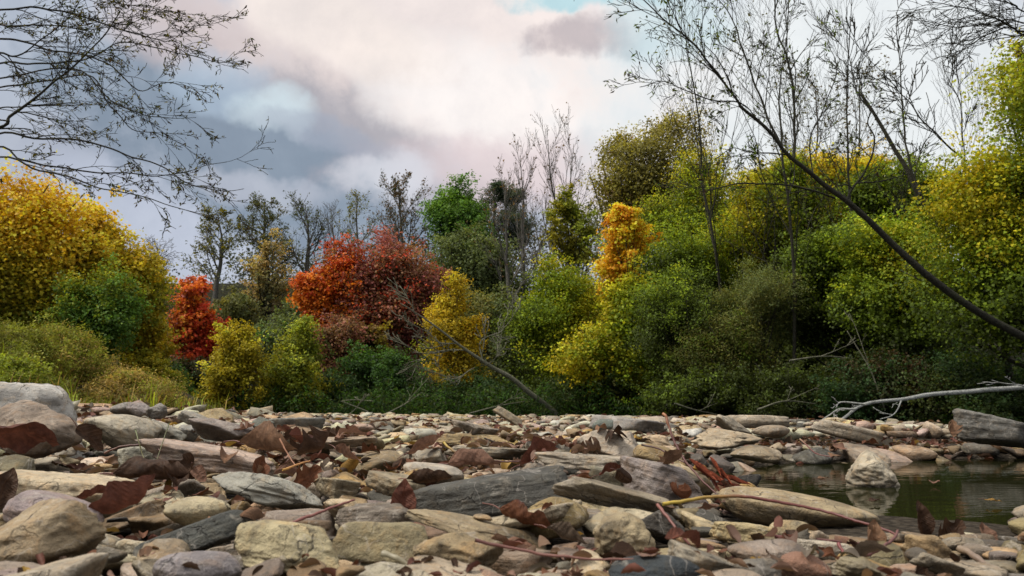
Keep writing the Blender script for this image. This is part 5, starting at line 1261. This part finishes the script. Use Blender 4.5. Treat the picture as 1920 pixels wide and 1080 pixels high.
# ------------------------------------------------ masses nobody could count
def mass(name, label, cat, n, fn, leaf, pal, shape, seed, mat=None):
    r_ = np.random.default_rng(seed)
    pos, k = fn(r_, n); N = len(pos)
    wts = np.array([p[1] for p in pal]); ci = r_.choice(len(pal), N, p=wts / wts.sum())
    col = np.array([p[0] for p in pal])[ci] * (np.exp(r_.normal(0, .2, N)) * k)[:, None]
    v, f, c = leaves(pos, r_.normal(size=(N, 3)) * .7 + np.array([0, -.2, .5]), leaf * r_.uniform(.6, 1.4, N), np.clip(col, .002, .7), shape, r_)
    tag(obj(name, mesh(name, v, f, mat or M_LEAF, c)), label, cat, None, 'stuff')

def far_wood(r_, n):
    xs = [-600, 0, 250, 340, 560, 700, 800, 1000, 1100, 1300, 1500, 1700, 1900, 2400]
    ts = [560, 560, 520, 500, 470, 475, 455, 430, 410, 330, 350, 330, 330, 350]
    m = 560; px = r_.uniform(-900, 3100, m); Y = r_.uniform(33, 44, m)
    top = np.interp(px, xs, ts) + 45 * pnoise(np.stack([px * .012, px * 0, px * 0 + 2], 1)) + 25
    py = top + (r_.random(m) ** 1.6) * (740 - top)
    cen = np.array([P(a, b_, c_) for a, b_, c_ in zip(px, py, Y)])
    w = r_.integers(0, m, n)
    k = np.exp(r_.normal(0, .3, m))[w]
    return cen[w] + r_.normal(size=(n, 3)) * np.array([1.0, .8, .75]), k
mass('far_wood', 'dull wooded hillside behind all the trees', 'wood', 140000, far_wood, .16, [((.085, .10, .07), .5), ((.13, .13, .06), .3), ((.06, .075, .05), .2)], DIA, 41)

def undergrowth(r_, n):
    px = r_.uniform(230, 2100, n); Y = r_.uniform(14.2, 16.5, n) - np.clip((px - 1150) / 850, 0, 1) * 3.0
    pp = np.array([P(a, 770, c_) for a, c_ in zip(px, Y)])
    hm = .24 + .45 * np.clip(.5 + pnoise(np.stack([px * .02, Y * 1.5, Y * 0], 1)), 0, 1)
    z = np.maximum(ground(pp[:, 0], pp[:, 1]), WATER_Z) + hm * r_.random(n)
    k = .45 + .9 * np.clip(.5 + pnoise(np.stack([px * .03, Y * 3, Y * 0 + 9], 1)), 0, 1)
    return np.stack([pp[:, 0], pp[:, 1], z], 1), k
mass('undergrowth', 'low dark green weeds along the foot of the far bank', 'undergrowth', 60000, undergrowth, .075, [(GRN, .35), (DGR, .4), (SGD, .25)], NARROW, 42)

def grass_blades(name, label, n, fn, h, pal, seed):
    r_ = np.random.default_rng(seed); base = fn(r_, n); n = len(base)
    cl_ = pnoise(base * 1.1 + 5); cl2 = pnoise(base * 2.7 + 9)
    hh = h * r_.uniform(.35, 1.2, n) * np.clip(.85 + .9 * cl_ + .5 * cl2, .25, 1.9); az = r_.uniform(0, 6.28, n); be = r_.uniform(.2, 1.3, n)
    d = np.stack([np.cos(az), np.sin(az), 0 * az], 1); s = np.stack([-np.sin(az), np.cos(az), 0 * az], 1) * .004
    up = np.array([0, 0, 1.0])
    a = base; m = base + (up * .6) * hh[:, None] + d * (be * hh * .22)[:, None]; t = base + up * (hh * (1 - .35 * be))[:, None] + d * (be * hh * .75)[:, None]
    v = np.stack([a - s * 1.3, a + s * 1.3, m + s, m - s, t], 1).reshape(-1, 3); i = np.arange(n)[:, None] * 5
    wts = np.array([p[1] for p in pal]); ci = np.clip(np.searchsorted(np.cumsum(wts), np.clip(.5 + .8 * cl2 + r_.normal(0, .22, n), 0, .999)), 0, len(pal) - 1)
    c = np.repeat(np.array([p[0] for p in pal])[ci] * np.exp(r_.normal(.15, .3, n) + .5 * cl_)[:, None], 5, 0)
    tag(obj(name, mesh(name, v, [i + np.array([[0, 1, 2, 3]]), i + np.array([[3, 2, 4]])], M_GRASS, np.clip(c, .003, .7))), label, 'grass', None, 'stuff')
def lb(r_, n):
    x = r_.uniform(-7.5, -2.6, n); y = r_.uniform(5.2, 10.5, n)
    k = (x < -2.9 - .17 * np.maximum(0, y - 5.5) + .3 * pnoise(np.stack([x, y, x * 0], 1) * 1.2))
    x, y = x[k], y[k]
    return np.stack([x, y, ground(x, y) - .02], 1)
grass_blades('bank_grass', 'long yellow green and straw coloured grass on the left bank', 26000, lb, .30, [(OLB, .5), (YG, .35), (TAN, .15)], 43)
# ================================================================== camera, sun, sky
cam = bpy.data.cameras.new('camera'); co = bpy.data.objects.new('camera', cam); C.objects.link(co)
cam.sensor_width = 36; cam.lens = 36 * F / 1920; cam.clip_start = .02; cam.clip_end = 2000
co.location = (0, 0, EYE); co.rotation_euler = (R(90) + PITCH, 0, 0)
cam.dof.use_dof = True; cam.dof.focus_distance = 2.2; cam.dof.aperture_fstop = 13
bpy.context.scene.camera = co

SUN_EL, SUN_AZ = 54.0, 262.0        # azimuth clockwise from north (+y): the light comes from the left
sd_ = bpy.data.lights.new('sun', 'SUN'); sd_.energy = SUN_E = 3.3; sd_.angle = R(12); sd_.color = (1, .93, .84)
so = bpy.data.objects.new('sun', sd_); C.objects.link(so)
tv = Vector((math.sin(R(SUN_AZ)) * math.cos(R(SUN_EL)), math.cos(R(SUN_AZ)) * math.cos(R(SUN_EL)), math.sin(R(SUN_EL))))
so.rotation_euler = tv.to_track_quat('Z', 'Y').to_euler(); so.location = (0, 0, 40)

W = bpy.data.worlds.new('World'); bpy.context.scene.world = W; W.use_nodes = True
nt = W.node_tree; nt.nodes.clear(); L = nt.links.new
tc = node(nt, 'ShaderNodeTexCoord')
sky = node(nt, 'ShaderNodeTexSky'); sky.sky_type = 'NISHITA'; sky.sun_disc = False
sky.sun_elevation = R(SUN_EL); sky.sun_rotation = R(SUN_AZ); sky.air_density = 1.0; sky.dust_density = .6
# cloud layer in direction space: u = sideways, v = height, both divided by the forward component
nz = node(nt, 'ShaderNodeVectorMath', _operation='NORMALIZE'); L(tc.outputs['Generated'], nz.inputs[0])
wn = node(nt, 'ShaderNodeTexNoise', Scale=3.2, Detail=6, Roughness=.6); L(nz.outputs[0], wn.inputs['Vector'])
sep = node(nt, 'ShaderNodeSeparateXYZ'); L(nz.outputs[0], sep.inputs[0])
sw = node(nt, 'ShaderNodeSeparateColor'); L(wn.outputs['Color'], sw.inputs[0])
den = mth(nt, 'MAXIMUM', mth(nt, 'ABSOLUTE', sep.outputs[1]), .25)
WARP = .20
u = mth(nt, 'ADD', mth(nt, 'DIVIDE', sep.outputs[0], den), mth(nt, 'MULTIPLY', mth(nt, 'SUBTRACT', sw.outputs[0], .5), WARP))
v = mth(nt, 'ADD', mth(nt, 'DIVIDE', sep.outputs[2], den), mth(nt, 'MULTIPLY', mth(nt, 'SUBTRACT', sw.outputs[1], .5), WARP))
pf = node(nt, 'ShaderNodeTexNoise', Scale=5.0, Detail=10, Roughness=.66, Distortion=.3); L(nz.outputs[0], pf.inputs['Vector'])
puff = pf.outputs[0]
def srgb(r, g, b):
    f = lambda c: c / 12.92 if c <= .04045 else ((c + .055) / 1.055) ** 2.4
    return tuple(f(q / 255) for q in (r, g, b))
hf_ = node(nt, 'ShaderNodeTexNoise', Scale=11.0, Detail=9, Roughness=.62); L(nz.outputs[0], hf_.inputs['Vector'])
rag = mth(nt, 'ADD', mth(nt, 'MULTIPLY', mth(nt, 'SUBTRACT', puff, .5), 2.4), mth(nt, 'MULTIPLY', mth(nt, 'SUBTRACT', hf_.outputs[0], .5), 2.5))
def blob(px, py, ax, ay, ang, soft):
    d0 = ray(px, py); uu, vv = d0[0] / d0[1], d0[2] / d0[1]
    c_, s_ = math.cos(R(ang)), math.sin(R(ang))
    du = mth(nt, 'SUBTRACT', u, uu); dv = mth(nt, 'SUBTRACT', v, vv)
    p = mth(nt, 'ADD', mth(nt, 'MULTIPLY', du, c_), mth(nt, 'MULTIPLY', dv, -s_))
    q = mth(nt, 'ADD', mth(nt, 'MULTIPLY', du, s_), mth(nt, 'MULTIPLY', dv, c_))
    p = mth(nt, 'DIVIDE', p, ax / F); q = mth(nt, 'DIVIDE', q, ay / F)
    r2 = mth(nt, 'ADD', mth(nt, 'MULTIPLY', p, p), mth(nt, 'MULTIPLY', q, q))
    r2 = mth(nt, 'ADD', r2, rag)
    mr = node(nt, 'ShaderNodeMapRange'); mr.interpolation_type = 'SMOOTHSTEP'
    mr.inputs['From Min'].default_value = 1 - soft; mr.inputs['From Max'].default_value = 1 + soft; mr.inputs['To Min'].default_value = 1; mr.inputs['To Max'].default_value = 0
    L(r2, mr.inputs['Value'])
    return mr.outputs[0]
cc = srgb(176, 184, 200)
cc_s = mixc(nt, puff, srgb(168, 176, 192), srgb(196, 203, 216))
BL = [ # px, py, half width, half height, angle (clockwise), colour, strength, softness
 (290, 430, 260, 110, 0, srgb(198, 206, 222), .9, .9),
 (150, 60, 320, 180, 0, srgb(188, 198, 212), .8, .9),
 (880, 85, 640, 270, 20, srgb(247, 236, 232), 1.0, .55),
 (530, 290, 460, 150, 24, srgb(142, 157, 174), .97, .55),
 (330, 30, 150, 75, 20, srgb(218, 204, 204), .7, .8),
 (590, 170, 340, 62, 33, srgb(212, 200, 200), .55, .9),
 (930, 210, 270, 130, 25, srgb(255, 249, 246), .95, .6),
 (640, 50, 230, 80, 20, srgb(252, 241, 234), .85, .7),
 (1000, 335, 330, 70, 0, srgb(230, 214, 216), .8, .9),
 (1620, 170, 520, 330, 0, srgb(242, 247, 248), 1.0, .8),
 (1100, 88, 105, 46, 5, srgb(188, 178, 182), .8, .6),
 (1120, 10, 170, 42, 4, srgb(188, 222, 230), .95, .5),
 (1260, 60, 110, 90, 0, srgb(205, 228, 234), .7, .9),
 (400, 140, 95, 60, 20, srgb(184, 202, 220), .7, .8),
 (514, 205, 62, 42, 25, srgb(218, 234, 241), .85, 1.0),
 (700, 338, 85, 40, 0, srgb(226, 229, 237), .75, 1.0),
 (480, 360, 130, 26, 8, srgb(206, 210, 222), .6, .9),
 (590, 250, 120, 30, 20, srgb(172, 180, 196), .6, .8),
]
for (px, py, ax, ay, an, col, st, sf) in BL:
    cc_s = mixc(nt, mth(nt, 'MULTIPLY', blob(px, py, ax, ay, an, sf), st), cc_s, col)
mod = mixc(nt, ramp(nt, puff, [(.3, 0), (.7, 1)]), (.86, .865, .88), (1.07, 1.06, 1.05))
cc_s = mixc(nt, 1.0, cc_s, mod, 'MULTIPLY')
mod2 = mixc(nt, ramp(nt, hf_.outputs[0], [(.35, 0), (.65, 1)]), (.93, .935, .95), (1.05, 1.045, 1.04))
cc_s = mixc(nt, 1.0, cc_s, mod2, 'MULTIPLY')
# the cloud deck overhead is brighter than the part near the skyline
el = ramp(nt, sep.outputs[2], [(.50, 0), (.85, 1)])
cc_s = mixc(nt, el, cc_s, mixc(nt, puff, (1.2, 1.15, 1.09), (1.75, 1.66, 1.56)))
bg1 = node(nt, 'ShaderNodeBackground', Strength=.10); L(sky.outputs[0], bg1.inputs[0])
bg2 = node(nt, 'ShaderNodeBackground', Strength=1.0); L(cc_s, bg2.inputs[0])
# thin gaps where the clear sky shows through
gap = mth(nt, 'MULTIPLY', ramp(nt, puff, [(.24, 1), (.32, 0)]), .30)
ms = node(nt, 'ShaderNodeMixShader'); L(gap, ms.inputs[0]); L(bg2.outputs[0], ms.inputs[1]); L(bg1.outputs[0], ms.inputs[2])
wo = node(nt, 'ShaderNodeOutputWorld'); L(ms.outputs[0], wo.inputs[0])

sc = bpy.context.scene
sc.view_settings.view_transform = 'Standard'; sc.view_settings.look = 'None'; sc.view_settings.exposure = 0
sc.render.engine = 'CYCLES'
sc.cycles.use_denoising = True
sc.cycles.max_bounces = 6; sc.cycles.transparent_max_bounces = 6; sc.cycles.diffuse_bounces = 3
sc.cycles.sample_clamp_indirect = 6
